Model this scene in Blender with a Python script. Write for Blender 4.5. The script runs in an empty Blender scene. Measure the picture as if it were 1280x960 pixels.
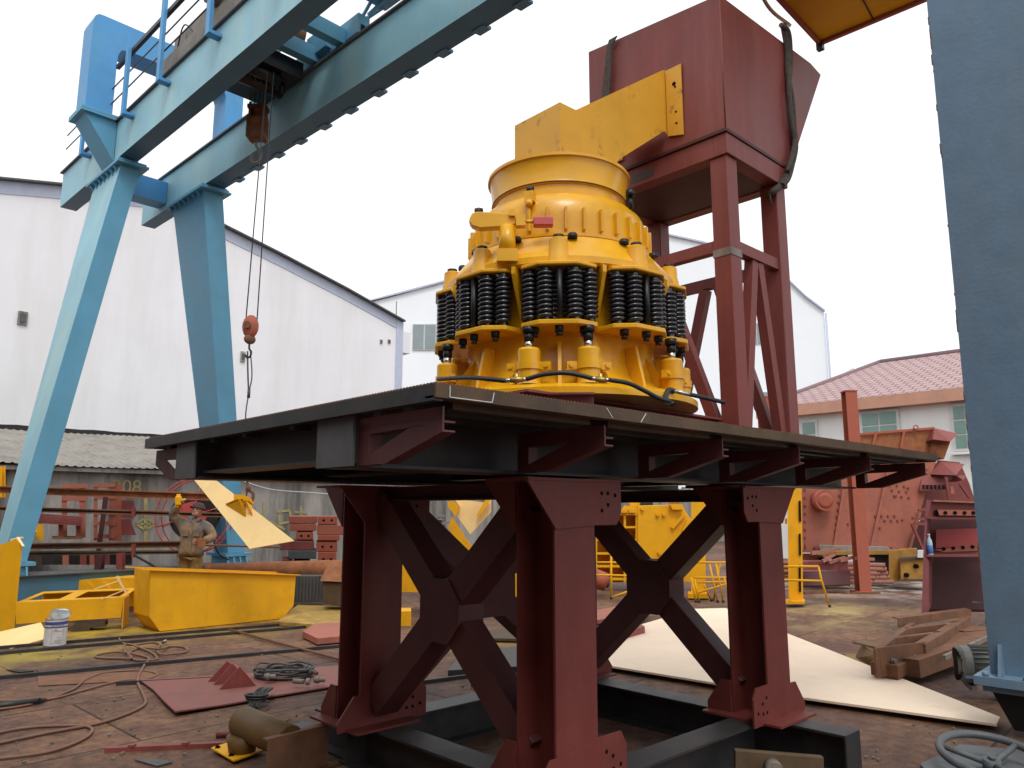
import bpy, bmesh, math, random
from mathutils import Vector as V, Matrix
random.seed(7)
PI=math.pi
S=bpy.context.scene
# ---------------------------------------------------------------- camera
FPX=950.0; PITCH=math.atan(157/950.0); HC=1.6; YAW=math.radians(-43.5)
cam_d=bpy.data.cameras.new('Camera'); cam=bpy.data.objects.new('Camera',cam_d); S.collection.objects.link(cam)
cam.location=(0,0,HC); cam.rotation_euler=(PI/2+PITCH,0,YAW)
cam_d.sensor_width=36; cam_d.lens=36*FPX/1280; cam_d.clip_start=.05; cam_d.clip_end=3000
S.camera=cam
S.render.resolution_x=1024; S.render.resolution_y=768
# ---------------------------------------------------------------- world: overcast daylight
W=bpy.data.worlds.new('World'); S.world=W; W.use_nodes=True
nt=W.node_tree; nt.nodes.clear()
SUN_EL=math.radians(58); SUN_ROT=math.radians(200)
sky=nt.nodes.new('ShaderNodeTexSky'); sky.sky_type='NISHITA'; sky.sun_disc=False
sky.sun_elevation=SUN_EL; sky.sun_rotation=SUN_ROT; sky.dust_density=6; sky.air_density=1.0; sky.ozone_density=1
hs=nt.nodes.new('ShaderNodeHueSaturation'); hs.inputs['Saturation'].default_value=.12
mx=nt.nodes.new('ShaderNodeMix'); mx.data_type='RGBA'; mx.inputs[0].default_value=.72
mx.inputs[7].default_value=(11.6,11.8,12.2,1)        # the even cloud layer the sky colour is blended with
bg=nt.nodes.new('ShaderNodeBackground'); bg.inputs[1].default_value=.11
wo=nt.nodes.new('ShaderNodeOutputWorld')
nt.links.new(sky.outputs[0],hs.inputs['Color']); nt.links.new(hs.outputs[0],mx.inputs[6])
nt.links.new(mx.outputs[2],bg.inputs[0]); nt.links.new(bg.outputs[0],wo.inputs[0])
sd=bpy.data.lights.new('sun','SUN'); sd.energy=1.0; sd.angle=math.radians(16); sd.color=(1,.97,.92)
sun=bpy.data.objects.new('sun',sd); S.collection.objects.link(sun)
# light comes from behind the camera on its right: azimuth measured from +X
SAZ=math.radians(-125)
dv=V((math.cos(SAZ)*math.cos(SUN_EL),math.sin(SAZ)*math.cos(SUN_EL),math.sin(SUN_EL)))
sun.rotation_euler=dv.to_track_quat('Z','Y').to_euler()
sky.sun_rotation=math.atan2(dv.x,dv.y)
S.view_settings.view_transform='Standard'; S.view_settings.look='None'; S.view_settings.exposure=0.2; S.view_settings.gamma=1
# ---------------------------------------------------------------- measuring helpers (photo pixel -> point on a real plane)
_F=V((-math.sin(YAW)*math.cos(PITCH),math.cos(YAW)*math.cos(PITCH),math.sin(PITCH)))
_R=V((math.cos(YAW),math.sin(YAW),0)); _U=_R.cross(_F)
FH=V((_F.x,_F.y,0)).normalized(); UP=V((0,0,1)); X=V((1,0,0)); Y=V((0,1,0))
O=V((0,0,HC))
def Q(u,v,n,k):      # intersect with plane p.n = k
    r=_F+_R*((u-640)/FPX)-_U*((v-480)/FPX)
    return O+r*((k-O.dot(n))/r.dot(n))
def G(u,v,z=0.0): return Q(u,v,UP,z)
def qx(u,v,x): return Q(u,v,X,x)
def qy(u,v,y): return Q(u,v,Y,y)
def qr(u,v,r): return Q(u,v,FH,r)
AC=math.radians(2.8); DV=V((math.cos(AC),math.sin(AC),0)); CV=V((-math.sin(AC),math.cos(AC),0))
def qc(u,v,c): return Q(u,v,CV,c)
def qd(u,v,d): return Q(u,v,DV,d)
def dc(d,c,z): return DV*d+CV*c+UP*z
def rng(v): return HC*963/(v-637.0)
class Wall:          # vertical plane through two ground points
    def __init__(s,p,q):
        s.p=V((p.x,p.y,0)); s.t=(V((q.x,q.y,0))-s.p).normalized(); s.n=V((s.t.y,-s.t.x,0))
        if s.n.dot(FH)<0: s.n=-s.n
        s.k=s.p.dot(s.n)
    def __call__(s,u,v): return Q(u,v,s.n,s.k)
# ---------------------------------------------------------------- materials
def mat(name,col,rough=.5,metal=0,var=.12,scale=4.0,dirt=None,damt=.3,dscale=2.0,streak=False,bump=.15,bscale=30,spec=.5,coat=0,lo=.45,hi=.7):
    m=bpy.data.materials.new(name); m.use_nodes=True; n=m.node_tree; b=n.nodes['Principled BSDF']
    tc=n.nodes.new('ShaderNodeTexCoord'); src=tc.outputs['Object']
    def noise(sc,det=6,rough_=.6,vec=None):
        t=n.nodes.new('ShaderNodeTexNoise'); t.inputs['Scale'].default_value=sc; t.inputs['Detail'].default_value=det; t.inputs['Roughness'].default_value=rough_
        n.links.new(vec or src,t.inputs['Vector']); return t
    t1=noise(scale)
    r1=n.nodes.new('ShaderNodeValToRGB'); r1.color_ramp.elements[0].position=.3; r1.color_ramp.elements[1].position=.7
    r1.color_ramp.elements[0].color=tuple(max(0,c*(1-var)) for c in col)+(1,)
    r1.color_ramp.elements[1].color=tuple(min(1,c*(1+var)) for c in col)+(1,)
    n.links.new(t1.outputs[0],r1.inputs[0]); out=r1.outputs[0]
    rn=n.nodes.new('ShaderNodeMapRange'); rn.inputs[3].default_value=max(.05,rough-.12); rn.inputs[4].default_value=min(1,rough+.15)
    if dirt:
        vec=src
        if streak:
            mp=n.nodes.new('ShaderNodeMapping'); mp.inputs['Scale'].default_value=(1,1,.12); n.links.new(src,mp.inputs[0]); vec=mp.outputs[0]
        t2=noise(dscale,8,.7,vec)
        r2=n.nodes.new('ShaderNodeValToRGB'); r2.color_ramp.elements[0].position=lo; r2.color_ramp.elements[1].position=hi
        r2.color_ramp.elements[0].color=(0,0,0,1); r2.color_ramp.elements[1].color=(damt,damt,damt,1)
        n.links.new(t2.outputs[0],r2.inputs[0])
        mm=n.nodes.new('ShaderNodeMix'); mm.data_type='RGBA'; n.links.new(r2.outputs[0],mm.inputs[0]); n.links.new(out,mm.inputs[6]); mm.inputs[7].default_value=tuple(dirt)+(1,)
        out=mm.outputs[2]
    n.links.new(out,b.inputs['Base Color'])
    n.links.new(t1.outputs[0],rn.inputs[0]); n.links.new(rn.outputs[0],b.inputs['Roughness'])
    b.inputs['Metallic'].default_value=metal; b.inputs['Specular IOR Level'].default_value=spec
    if coat: b.inputs['Coat Weight'].default_value=coat; b.inputs['Coat Roughness'].default_value=.12
    if bump:
        t3=noise(bscale,4); bp=n.nodes.new('ShaderNodeBump'); bp.inputs['Strength'].default_value=bump; bp.inputs['Distance'].default_value=.01
        n.links.new(t3.outputs[0],bp.inputs['Height']); n.links.new(bp.outputs[0],b.inputs['Normal'])
    return m
M={}
M['yellow']=mat('gloss_yellow_paint',(.76,.385,.008),.30,var=.07,dirt=(.48,.20,.01),damt=.45,dscale=1.6,bump=.05,bscale=12,coat=.2,spec=.4)
M['yellow2']=mat('worn_yellow_paint',(.80,.40,.008),.55,var=.06,dirt=(.45,.22,.02),damt=.45,dscale=2.5,bump=.1,lo=.5,hi=.75,spec=.3)
M['chute']=mat('scuffed_yellow_paint',(.74,.38,.03),.5,var=.12,scale=2,dirt=(.20,.11,.03),damt=.85,dscale=6,bump=.08,lo=.58,hi=.68)
M['cream']=mat('cream_primer',(.95,.68,.30),.6,var=.04,dirt=(.6,.42,.2),damt=.3,dscale=1.5,bump=.03)
M['lcream']=mat('pale_cream_primer',(.92,.73,.54),.6,var=.04,scale=2,dirt=(.5,.36,.24),damt=.35,dscale=6,bump=.05,lo=.58,hi=.75)
M['red']=mat('red_oxide_primer',(.21,.046,.038),.55,var=.16,scale=2.2,dirt=(.29,.10,.09),damt=.6,dscale=3.5,bump=.12,streak=True,lo=.5,hi=.75)
M['red_p']=mat('platform_red_oxide',(.148,.031,.025),.5,var=.2,scale=3,dirt=(.19,.06,.05),damt=.5,dscale=5,bump=.12,lo=.5,hi=.72,streak=True,spec=.35)
M['red_fl']=mat('faded_red_plate',(.21,.075,.06),.7,var=.12,dirt=(.12,.06,.05),damt=.6,dscale=2.5,bump=.08)
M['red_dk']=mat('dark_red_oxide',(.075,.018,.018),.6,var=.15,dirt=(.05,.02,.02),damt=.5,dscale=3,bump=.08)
M['salmon']=mat('salmon_primer',(.38,.12,.075),.65,var=.10,dirt=(.18,.08,.06),damt=.5,dscale=3,bump=.06)
M['salmon2']=mat('orange_red_primer',(.40,.10,.055),.65,var=.12,dirt=(.2,.07,.04),damt=.5,dscale=4,bump=.06)
M['sill']=mat('dull_blue_paint',(.06,.17,.25),.55,var=.15,scale=1.5,dirt=(.10,.13,.13),damt=.6,dscale=2,streak=True,bump=.08)
M['ochre2']=mat('rusty_ochre_paint',(.40,.20,.03),.65,var=.15,dirt=(.16,.08,.03),damt=.8,dscale=3,bump=.15)
M['rust']=mat('rusted_steel',(.17,.078,.042),.8,var=.35,scale=7,dirt=(.20,.08,.03),damt=.7,dscale=4,bump=.3)
M['rust_or']=mat('orange_rust',(.33,.12,.045),.8,var=.3,scale=7,dirt=(.12,.05,.03),damt=.6,dscale=3,bump=.25)
M['rust_yel']=mat('rusty_edge_steel',(.085,.052,.026),.7,var=.4,scale=5,dirt=(.05,.03,.02),damt=.8,dscale=3,bump=.25)
M['mill']=mat('mill_scale_steel',(.034,.034,.036),.5,metal=.25,var=.3,scale=5,dirt=(.09,.07,.055),damt=.4,dscale=4,bump=.1)
M['grey_st']=mat('grey_primer_steel',(.085,.088,.09),.6,var=.2,scale=5,dirt=(.05,.04,.035),damt=.6,dscale=6,bump=.1)
M['black']=mat('black_paint',(.012,.012,.016),.22,var=.1,bump=0,coat=.5)
M['void']=mat('dark_void',(.008,.008,.008),.95,var=.1,bump=0,spec=.05)
M['bolt']=mat('dark_bolt_steel',(.03,.03,.03),.4,metal=.6,var=.2,bump=.05)
M['chrome']=mat('bright_steel',(.55,.54,.5),.25,metal=1,var=.1,bump=.02)
M['rubber']=mat('black_rubber',(.018,.018,.018),.5,var=.1,bump=.05)
M['brass']=mat('zinc_fitting',(.5,.34,.1),.35,metal=.8,var=.1,bump=.05)
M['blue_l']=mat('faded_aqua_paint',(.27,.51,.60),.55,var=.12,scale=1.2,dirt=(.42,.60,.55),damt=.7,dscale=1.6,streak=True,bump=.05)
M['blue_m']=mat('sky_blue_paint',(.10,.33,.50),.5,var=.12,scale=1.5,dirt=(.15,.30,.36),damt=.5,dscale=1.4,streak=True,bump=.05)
M['blue_u']=mat('underside_shade_blue',(.055,.16,.27),.5,var=.15,scale=1.5,dirt=(.05,.11,.16),damt=.5,dscale=2,bump=.05)  # blue darkened to carry the shade under the girders
M['blue_b']=mat('bright_blue_paint',(.07,.30,.60),.5,var=.08,scale=1.5,dirt=(.15,.35,.5),damt=.4,dscale=1.4,bump=.05)
M['blue_s']=mat('slate_blue_paint',(.15,.25,.36),.55,var=.10,scale=5,dirt=(.20,.26,.29),damt=.5,dscale=3.5,streak=True,bump=.2)
M['white_wall']=mat('whitewashed_render',(.82,.82,.84),.85,var=.03,scale=.6,dirt=(.64,.63,.61),damt=.45,dscale=.8,streak=True,bump=.05,bscale=6,spec=.2)
M['blue_trim']=mat('pale_blue_band',(.50,.55,.68),.8,var=.06,dirt=(.5,.52,.56),damt=.6,dscale=1.5,bump=.05,spec=.2)
M['clad']=mat('pale_cladding',(.86,.90,.93),.8,var=.02,scale=.3,bump=0,spec=.2)
M['office']=mat('office_render',(.82,.83,.81),.85,var=.03,scale=.8,dirt=(.6,.6,.58),damt=.5,dscale=1,streak=True,bump=.03,spec=.2)
M['fascia']=mat('terracotta_fascia',(.56,.30,.21),.8,var=.08,dirt=(.35,.2,.15),damt=.4,streak=True,dscale=2,bump=.05)
M['glass']=mat('green_window_glass',(.20,.32,.28),.15,var=.15,scale=1.5,bump=0)
M['glass_g']=mat('grey_window_glass',(.25,.30,.31),.2,var=.1,scale=1,bump=0)
M['frame_w']=mat('pale_window_frame',(.6,.62,.6),.5,var=.05,bump=0)
M['concrete']=mat('stained_concrete',(.34,.32,.29),.9,var=.15,scale=1.2,dirt=(.10,.095,.085),damt=.9,dscale=1.6,streak=True,bump=.3,bscale=14,spec=.2,lo=.42,hi=.62)
M['ypaint']=mat('faded_yellow_wall_paint',(.36,.30,.10),.8,var=.3,scale=12,dirt=(.3,.28,.22),damt=.8,dscale=14,bump=0)
M['skin']=mat('skin',(.36,.18,.12),.6,var=.08,bump=0)
M['shirt']=mat('grey_blue_work_shirt',(.115,.11,.11),.9,var=.3,scale=14,dirt=(.36,.21,.07),damt=.75,dscale=5,lo=.42,hi=.62,bump=.3,bscale=25)
M['trouser']=mat('paint_stained_trousers',(.26,.15,.04),.9,var=.25,scale=10,dirt=(.07,.05,.03),damt=.6,dscale=12,bump=.3,bscale=25)
M['glove']=mat('yellow_stained_glove',(.38,.22,.07),.9,var=.2,bump=.1)
M['hat']=mat('dark_plum_cap',(.07,.03,.035),.8,var=.15,bump=.1)
M['hose']=mat('dusty_tan_hose',(.20,.10,.065),.6,var=.2,bump=.05)
M['cable']=mat('grey_black_cable',(.06,.058,.055),.55,var=.3,scale=20,bump=.05)
M['sling']=mat('dirty_webbing_sling',(.075,.06,.05),.95,var=.35,scale=18,dirt=(.12,.10,.07),damt=.6,dscale=9,bump=.5,bscale=60)
M['can']=mat('white_tin',(.62,.62,.66),.4,var=.06,dirt=(.5,.4,.2),damt=.5,dscale=12,bump=.03)
M['can_b']=mat('blue_print',(.06,.07,.25),.45,var=.1,bump=0)
M['tin']=mat('bare_tin',(.30,.30,.28),.45,metal=.9,var=.15,scale=15,bump=.2,bscale=40)
M['pink']=mat('pink_red_paint',(.55,.08,.08),.45,var=.1,bump=.05)
M['motor']=mat('grey_motor_paint',(.16,.17,.16),.5,var=.15,dirt=(.08,.07,.05),damt=.5,dscale=8,bump=.1)
M['wheel']=mat('blue_grey_casting',(.10,.115,.125),.55,var=.2,scale=10,dirt=(.13,.10,.07),damt=.5,dscale=8,bump=.15)
M['roofsheet']=mat('old_corrugated_sheet',(.27,.25,.22),.8,var=.15,scale=2,dirt=(.14,.115,.09),damt=.7,dscale=2.5,bump=.1)
M['wood']=mat('dry_timber',(.11,.07,.035),.8,var=.3,scale=6,dirt=(.12,.07,.04),damt=.5,dscale=5,bump=.3)
M['plastic']=mat('clear_blue_plastic',(.45,.60,.72),.2,var=.05,bump=0)
M['label_b']=mat('blue_bottle_label',(.06,.16,.42),.5,var=.05,bump=0)
M['scrap']=mat('grey_scrap_metal',(.22,.19,.16),.7,metal=.2,var=.35,scale=8,bump=.3)
M['pinkrust']=mat('pink_rusty_pipe',(.36,.15,.11),.7,var=.25,scale=6,dirt=(.2,.08,.06),damt=.6,dscale=5,bump=.2)
# roof tiles: rows and columns
def tile_mat():
    m=bpy.data.materials.new('pink_clay_tiles'); m.use_nodes=True; n=m.node_tree; b=n.nodes['Principled BSDF']
    tc=n.nodes.new('ShaderNodeTexCoord'); br=n.nodes.new('ShaderNodeTexBrick')
    br.inputs['Scale'].default_value=1; br.inputs['Brick Width'].default_value=.34; br.inputs['Row Height'].default_value=.30; br.inputs['Mortar Size'].default_value=.035; br.inputs['Mortar Smooth'].default_value=.6
    br.inputs['Color1'].default_value=(.40,.27,.26,1); br.inputs['Color2'].default_value=(.45,.31,.30,1); br.inputs['Mortar'].default_value=(.22,.14,.15,1)
    n.links.new(tc.outputs['UV'],br.inputs['Vector']); n.links.new(br.outputs['Color'],b.inputs['Base Color']); b.inputs['Roughness'].default_value=.8
    bp=n.nodes.new('ShaderNodeBump'); bp.inputs['Strength'].default_value=.6; bp.inputs['Distance'].default_value=.04; bp.invert=True
    n.links.new(br.outputs['Fac'],bp.inputs['Height']); n.links.new(bp.outputs[0],b.inputs['Normal']); return m
M['tile']=tile_mat()
M['stain']=mat('paint_dusted_board',(.42,.27,.05),.8,var=.3,dirt=(.20,.12,.06),damt=.8,dscale=6,bump=.2)
# ground: rusted steel plates with paint overspray
def ground_mat():
    m=bpy.data.materials.new('rusty_plate_ground'); m.use_nodes=True; n=m.node_tree; b=n.nodes['Principled BSDF']
    L=n.links.new
    tc=n.nodes.new('ShaderNodeTexCoord'); mp=n.nodes.new('ShaderNodeMapping'); mp.inputs['Rotation'].default_value=(0,0,-AC); L(tc.outputs['Object'],mp.inputs[0])
    def noise(sc,det=8,r=.65,vec=None):
        t=n.nodes.new('ShaderNodeTexNoise'); t.inputs['Scale'].default_value=sc; t.inputs['Detail'].default_value=det; t.inputs['Roughness'].default_value=r; L(vec or mp.outputs[0],t.inputs['Vector']); return t
    def ramp(t,stops):
        r=n.nodes.new('ShaderNodeValToRGB'); e=r.color_ramp.elements
        e[0].position=stops[0][0]; e[0].color=stops[0][1]+(1,); e[1].position=stops[-1][0]; e[1].color=stops[-1][1]+(1,)
        for p,c in stops[1:-1]:
            k=e.new(p); k.color=c+(1,)
        L(t,r.inputs[0]); return r.outputs[0]
    def mix(f,a,c,mode='MIX'):
        k=n.nodes.new('ShaderNodeMix'); k.data_type='RGBA'; k.blend_type=mode
        if hasattr(f,'is_linked'): L(f,k.inputs[0])
        else: k.inputs[0].default_value=f
        for i,s in ((6,a),(7,c)):
            if hasattr(s,'is_linked'): L(s,k.inputs[i])
            else: k.inputs[i].default_value=s+(1,)
        return k.outputs[2]
    a=ramp(noise(.55).outputs[0],[(.32,(.07,.05,.042)),(.44,(.115,.062,.045)),(.54,(.18,.095,.055)),(.68,(.30,.165,.09))])
    fine=ramp(noise(9,10,.75).outputs[0],[(.38,(.45,.44,.43)),(.6,(1.15,1.12,1.1))])
    c=mix(1.0,a,fine,'MULTIPLY')
    purple=ramp(noise(.9,5).outputs[0],[(.5,(0,0,0)),(.68,(.6,.6,.6))])
    c=mix(purple,c,(.12,.05,.042))
    speck=ramp(noise(60,3,.6).outputs[0],[(.62,(0,0,0)),(.70,(.55,.55,.55))]); c=mix(speck,c,(.30,.20,.14))
    speck2=ramp(noise(38,4,.7).outputs[0],[(.60,(0,0,0)),(.68,(.7,.7,.7))]); c=mix(speck2,c,(.035,.025,.02))
    # scratches stretched along the plates
    mp2=n.nodes.new('ShaderNodeMapping'); mp2.inputs['Scale'].default_value=(.6,6,1); L(mp.outputs[0],mp2.inputs[0])
    sc=ramp(noise(2.2,8,.75,mp2.outputs[0]).outputs[0],[(.56,(0,0,0)),(.68,(.45,.45,.45))])
    c=mix(sc,c,(.075,.045,.035))
    # plate seams
    br=n.nodes.new('ShaderNodeTexBrick'); br.inputs['Scale'].default_value=1; br.inputs['Brick Width'].default_value=4.6; br.inputs['Row Height'].default_value=1.45
    br.inputs['Mortar Size'].default_value=.012; br.inputs['Color1'].default_value=(.86,.86,.86,1); br.inputs['Color2'].default_value=(1.12,1.1,1.06,1); br.inputs['Mortar'].default_value=(.25,.22,.2,1)
    L(mp.outputs[0],br.inputs['Vector']); c=mix(1.0,c,br.outputs['Color'],'MULTIPLY')
    # spots of paint overspray and of pale dust: (centre, radius, colour, amount)
    geo=tc.outputs['Object']
    wob=noise(1.3,6)
    def spot(c,ctr,rad,col,amt,sy=1.0):
        sb=n.nodes.new('ShaderNodeVectorMath'); sb.operation='SUBTRACT'; L(geo,sb.inputs[0]); sb.inputs[1].default_value=(ctr.x,ctr.y,0)
        ln=n.nodes.new('ShaderNodeVectorMath'); ln.operation='LENGTH'; L(sb.outputs[0],ln.inputs[0])
        mr=n.nodes.new('ShaderNodeMapRange'); mr.inputs[1].default_value=rad; mr.inputs[2].default_value=rad*.25; mr.inputs[3].default_value=0; mr.inputs[4].default_value=1; L(ln.outputs['Value'],mr.inputs[0])
        ad=n.nodes.new('ShaderNodeMath'); ad.operation='MULTIPLY'; L(mr.outputs[0],ad.inputs[0])
        ww=n.nodes.new('ShaderNodeMapRange'); ww.inputs[1].default_value=.42; ww.inputs[2].default_value=.62; ww.inputs[3].default_value=0; ww.inputs[4].default_value=amt; L(wob.outputs[0],ww.inputs[0]); L(ww.outputs[0],ad.inputs[1])
        return mix(ad.outputs[0],c,col)
    c=spot(c,G(120,790),1.9,(.50,.36,.03),.8); c=spot(c,G(40,820),1.3,(.42,.33,.04),.6); c=spot(c,G(330,775),2.0,(.50,.32,.03),.7)
    c=spot(c,G(1010,765),2.2,(.46,.37,.14),.7); c=spot(c,G(880,770),2.0,(.40,.33,.12),.5); c=spot(c,G(620,805),1.3,(.40,.26,.05),.7)
    c=spot(c,G(1110,733),3.2,(.55,.50,.45),.9); c=spot(c,G(1080,830),.8,(.5,.35,.05),.6)
    L(c,b.inputs['Base Color']); b.inputs['Roughness'].default_value=.75; b.inputs['Specular IOR Level'].default_value=.35
    bp=n.nodes.new('ShaderNodeBump'); bp.inputs['Strength'].default_value=.35; bp.inputs['Distance'].default_value=.015
    L(noise(9,8,.7).outputs[0],bp.inputs['Height']); L(bp.outputs[0],b.inputs['Normal'])
    return m
M['ground']=ground_mat()
# ---------------------------------------------------------------- mesh builder
class MB:
    def __init__(s): s.bm=bmesh.new()
    def face(s,pts):
        vs=[s.bm.verts.new(p) for p in pts]
        try: return s.bm.faces.new(vs)
        except ValueError: return None
    def prism(s,pts,vec):
        vec=V(vec); a=[s.bm.verts.new(V(p)) for p in pts]; b=[s.bm.verts.new(V(p)+vec) for p in pts]; n=len(pts)
        s.bm.faces.new(a); s.bm.faces.new(b[::-1])
        for i in range(n): s.bm.faces.new((a[i],b[i],b[(i+1)%n],a[(i+1)%n]))
        return s
    def box(s,lo,hi):
        x0,y0,z0=lo; x1,y1,z1=hi
        return s.prism([(x0,y0,z0),(x1,y0,z0),(x1,y1,z0),(x0,y1,z0)],(0,0,z1-z0))
    def obox(s,c,ax,ay,az):      # centre and three half-vectors
        c=V(c); return s.prism([c-ax-ay-az,c+ax-ay-az,c+ax+ay-az,c-ax+ay-az],az*2)
    def beam(s,p,q,w,h,up=UP):
        p=V(p);q=V(q); d=(q-p).normalized(); sd=d.cross(V(up))
        if sd.length<1e-4: sd=d.cross(X)
        sd.normalize(); u=sd.cross(d).normalized()
        return s.prism([p-sd*w/2-u*h/2,p+sd*w/2-u*h/2,p+sd*w/2+u*h/2,p-sd*w/2+u*h/2],q-p)
    def hbeam(s,p,q,w,h,t=.015,up=UP):   # flanges normal to 'up', web between
        p=V(p);q=V(q); d=(q-p).normalized(); sd=d.cross(V(up)); 
        if sd.length<1e-4: sd=d.cross(X)
        sd.normalize(); u=sd.cross(d).normalized()
        for sg in (-1,1): s.beam(p+u*sg*(h/2-t/2),q+u*sg*(h/2-t/2),w,t,up)
        s.beam(p,q,t,h-2*t-.0005,up); return s
    def tube(s,p,q,r,r2=None,n=12,cap=True):
        p=V(p);q=V(q); r2=r if r2 is None else r2; d=(q-p).normalized(); a=d.orthogonal().normalized(); b=d.cross(a)
        A=[s.bm.verts.new(p+(a*math.cos(t)+b*math.sin(t))*r) for t in [2*PI*i/n for i in range(n)]]
        B=[s.bm.verts.new(q+(a*math.cos(t)+b*math.sin(t))*r2) for t in [2*PI*i/n for i in range(n)]]
        for i in range(n):
            f=s.bm.faces.new((A[i],A[(i+1)%n],B[(i+1)%n],B[i])); f.smooth=True
        if cap: s.bm.faces.new(A[::-1]); s.bm.faces.new(B)
        return s
    def path(s,pts,r,n=8,close=False):
        pts=[V(p) for p in pts]; k=len(pts); rings=[]; prev=None
        for i,p in enumerate(pts):
            if close: d=(pts[(i+1)%k]-pts[i-1]).normalized()
            else: d=(pts[min(i+1,k-1)]-pts[max(i-1,0)]).normalized()
            if prev is None: a=d.orthogonal().normalized()
            else:
                a=prev-d*prev.dot(d); a=a.normalized() if a.length>1e-6 else d.orthogonal().normalized()
            prev=a; b=d.cross(a)
            rings.append([s.bm.verts.new(p+(a*math.cos(2*PI*j/n)+b*math.sin(2*PI*j/n))*r) for j in range(n)])
        for i in range(k if close else k-1):
            A=rings[i];B=rings[(i+1)%k]
            for j in range(n):
                f=s.bm.faces.new((A[j],A[(j+1)%n],B[(j+1)%n],B[j])); f.smooth=True
        if not close: s.bm.faces.new(rings[0][::-1]); s.bm.faces.new(rings[-1])
        return s
    def lathe(s,prof,c,n=64,a0=0,a1=2*PI,smooth=True,axis=None):   # prof [(r,z)], duplicate points keep sharp edges
        c=V(c); full=abs(a1-a0-2*PI)<1e-6; m=n if full else n+1
        if axis is None: ex,ey,ez=X,Y,UP
        else:
            ez=V(axis).normalized(); ex=ez.orthogonal().normalized(); ey=ez.cross(ex)
        rows=[[s.bm.verts.new(c+ex*(r*math.cos(a0+(a1-a0)*i/n))+ey*(r*math.sin(a0+(a1-a0)*i/n))+ez*z) for i in range(m)] for r,z in prof]
        for k in range(len(prof)-1):
            if prof[k]==prof[k+1]: continue
            for i in range(n):
                j=(i+1)%m
                f=s.bm.faces.new((rows[k][i],rows[k][j],rows[k+1][j],rows[k+1][i])); f.smooth=smooth
        return s
    def ball(s,c,r,sc=(1,1,1),n=16):
        g=bmesh.ops.create_uvsphere(s.bm,u_segments=n,v_segments=max(6,n//2),radius=r)
        for v in g['verts']: v.co=V((v.co.x*sc[0],v.co.y*sc[1],v.co.z*sc[2]))+V(c)
        for v in g['verts']:
            for f in v.link_faces: f.smooth=True
        return s
    def bevel(s,w=.004,seg=1):
        bmesh.ops.recalc_face_normals(s.bm,faces=s.bm.faces)
        es=[e for e in s.bm.edges if len(e.link_faces)==2 and e.calc_face_angle(0)>.5]
        bmesh.ops.bevel(s.bm,geom=es,offset=w,segments=seg,affect='EDGES',clamp_overlap=True); return s
    def build(s,name,m,parent=None,local=False):
        bmesh.ops.recalc_face_normals(s.bm,faces=s.bm.faces)
        if parent is not None and not local:
            off=parent['_w'] if '_w' in parent else (0,0,0)
            bmesh.ops.translate(s.bm,verts=s.bm.verts,vec=-V(off))
        groups=s.clusters() if (parent is not None and name not in NOSPLIT) else None
        if groups and 1<len(groups)<=14:
            first=None
            for g in groups:
                b2=bmesh.new(); vm={}
                for f in s.bm.faces:
                    if f.verts[0].index in g:
                        for v in f.verts:
                            if v.index not in vm: vm[v.index]=b2.verts.new(v.co)
                        nf=b2.faces.new([vm[v.index] for v in f.verts]); nf.smooth=f.smooth
                me=bpy.data.meshes.new(name); b2.to_mesh(me); b2.free(); me.materials.append(M[m] if isinstance(m,str) else m)
                o=bpy.data.objects.new(name,me); S.collection.objects.link(o); o.parent=parent
                if not local: o['_w']=parent['_w']
                first=first or o
            s.bm.free(); return first
        me=bpy.data.meshes.new(name); s.bm.to_mesh(me); s.bm.free()
        me.materials.append(M[m] if isinstance(m,str) else m)
        o=bpy.data.objects.new(name,me); S.collection.objects.link(o)
        if parent is not None:
            o.parent=parent
            if not local: o['_w']=parent['_w']
        return o
    def clusters(s):
        # connected pieces whose bounding boxes touch (within 3 mm) stay together
        s.bm.verts.index_update(); seen=set(); comps=[]
        for v in s.bm.verts:
            if v.index in seen: continue
            st=[v]; seen.add(v.index); c=[]
            while st:
                x=st.pop(); c.append(x)
                for e in x.link_edges:
                    y=e.other_vert(x)
                    if y.index not in seen: seen.add(y.index); st.append(y)
            lo=[min(p.co[i] for p in c) for i in range(3)]; hi=[max(p.co[i] for p in c) for i in range(3)]
            comps.append((set(p.index for p in c),lo,hi))
        if len(comps)>80: return None
        par=list(range(len(comps)))
        def f(i):
            while par[i]!=i: i=par[i]
            return i
        for i in range(len(comps)):
            for j in range(i):
                if all(comps[i][1][k]-.003<=comps[j][2][k] and comps[j][1][k]-.003<=comps[i][2][k] for k in range(3)): par[f(i)]=f(j)
        g={}
        for i,c in enumerate(comps): g.setdefault(f(i),set()).update(c[0])
        return list(g.values())
NOSPLIT={'chalk_mark','bolt_hole','grating_tooth','printed_label','grille_bar','cooling_fin','rust_edge','ridge_cap','painted_mark','pane','hole','blue_band','seam','loose_patch','tooth'}
USED=[]
def thing(name,label,cat,loc=(0,0,0),group=None):
    o=bpy.data.objects.new(name,None); S.collection.objects.link(o); o.location=loc; o['_w']=tuple(loc)
    o['label']=label; o['category']=cat; o.empty_display_size=.2
    if group: o['group']=group
    return o
def solo(mb,name,m,label,cat,group=None,center=True):
    """a thing that is one mesh; origin moved to its base centre"""
    vs=[v.co.copy() for v in mb.bm.verts]
    c=V(((min(v.x for v in vs)+max(v.x for v in vs))/2,(min(v.y for v in vs)+max(v.y for v in vs))/2,min(v.z for v in vs)))
    bmesh.ops.translate(mb.bm,verts=mb.bm.verts,vec=-c)
    o=mb.build(name,m); o.location=c; o['_w']=tuple(c); o['label']=label; o['category']=cat
    if group: o['group']=group
    return o
def struct(mb,name,m,kind='structure'):
    o=mb.build(name,m); o['kind']=kind; return o
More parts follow.
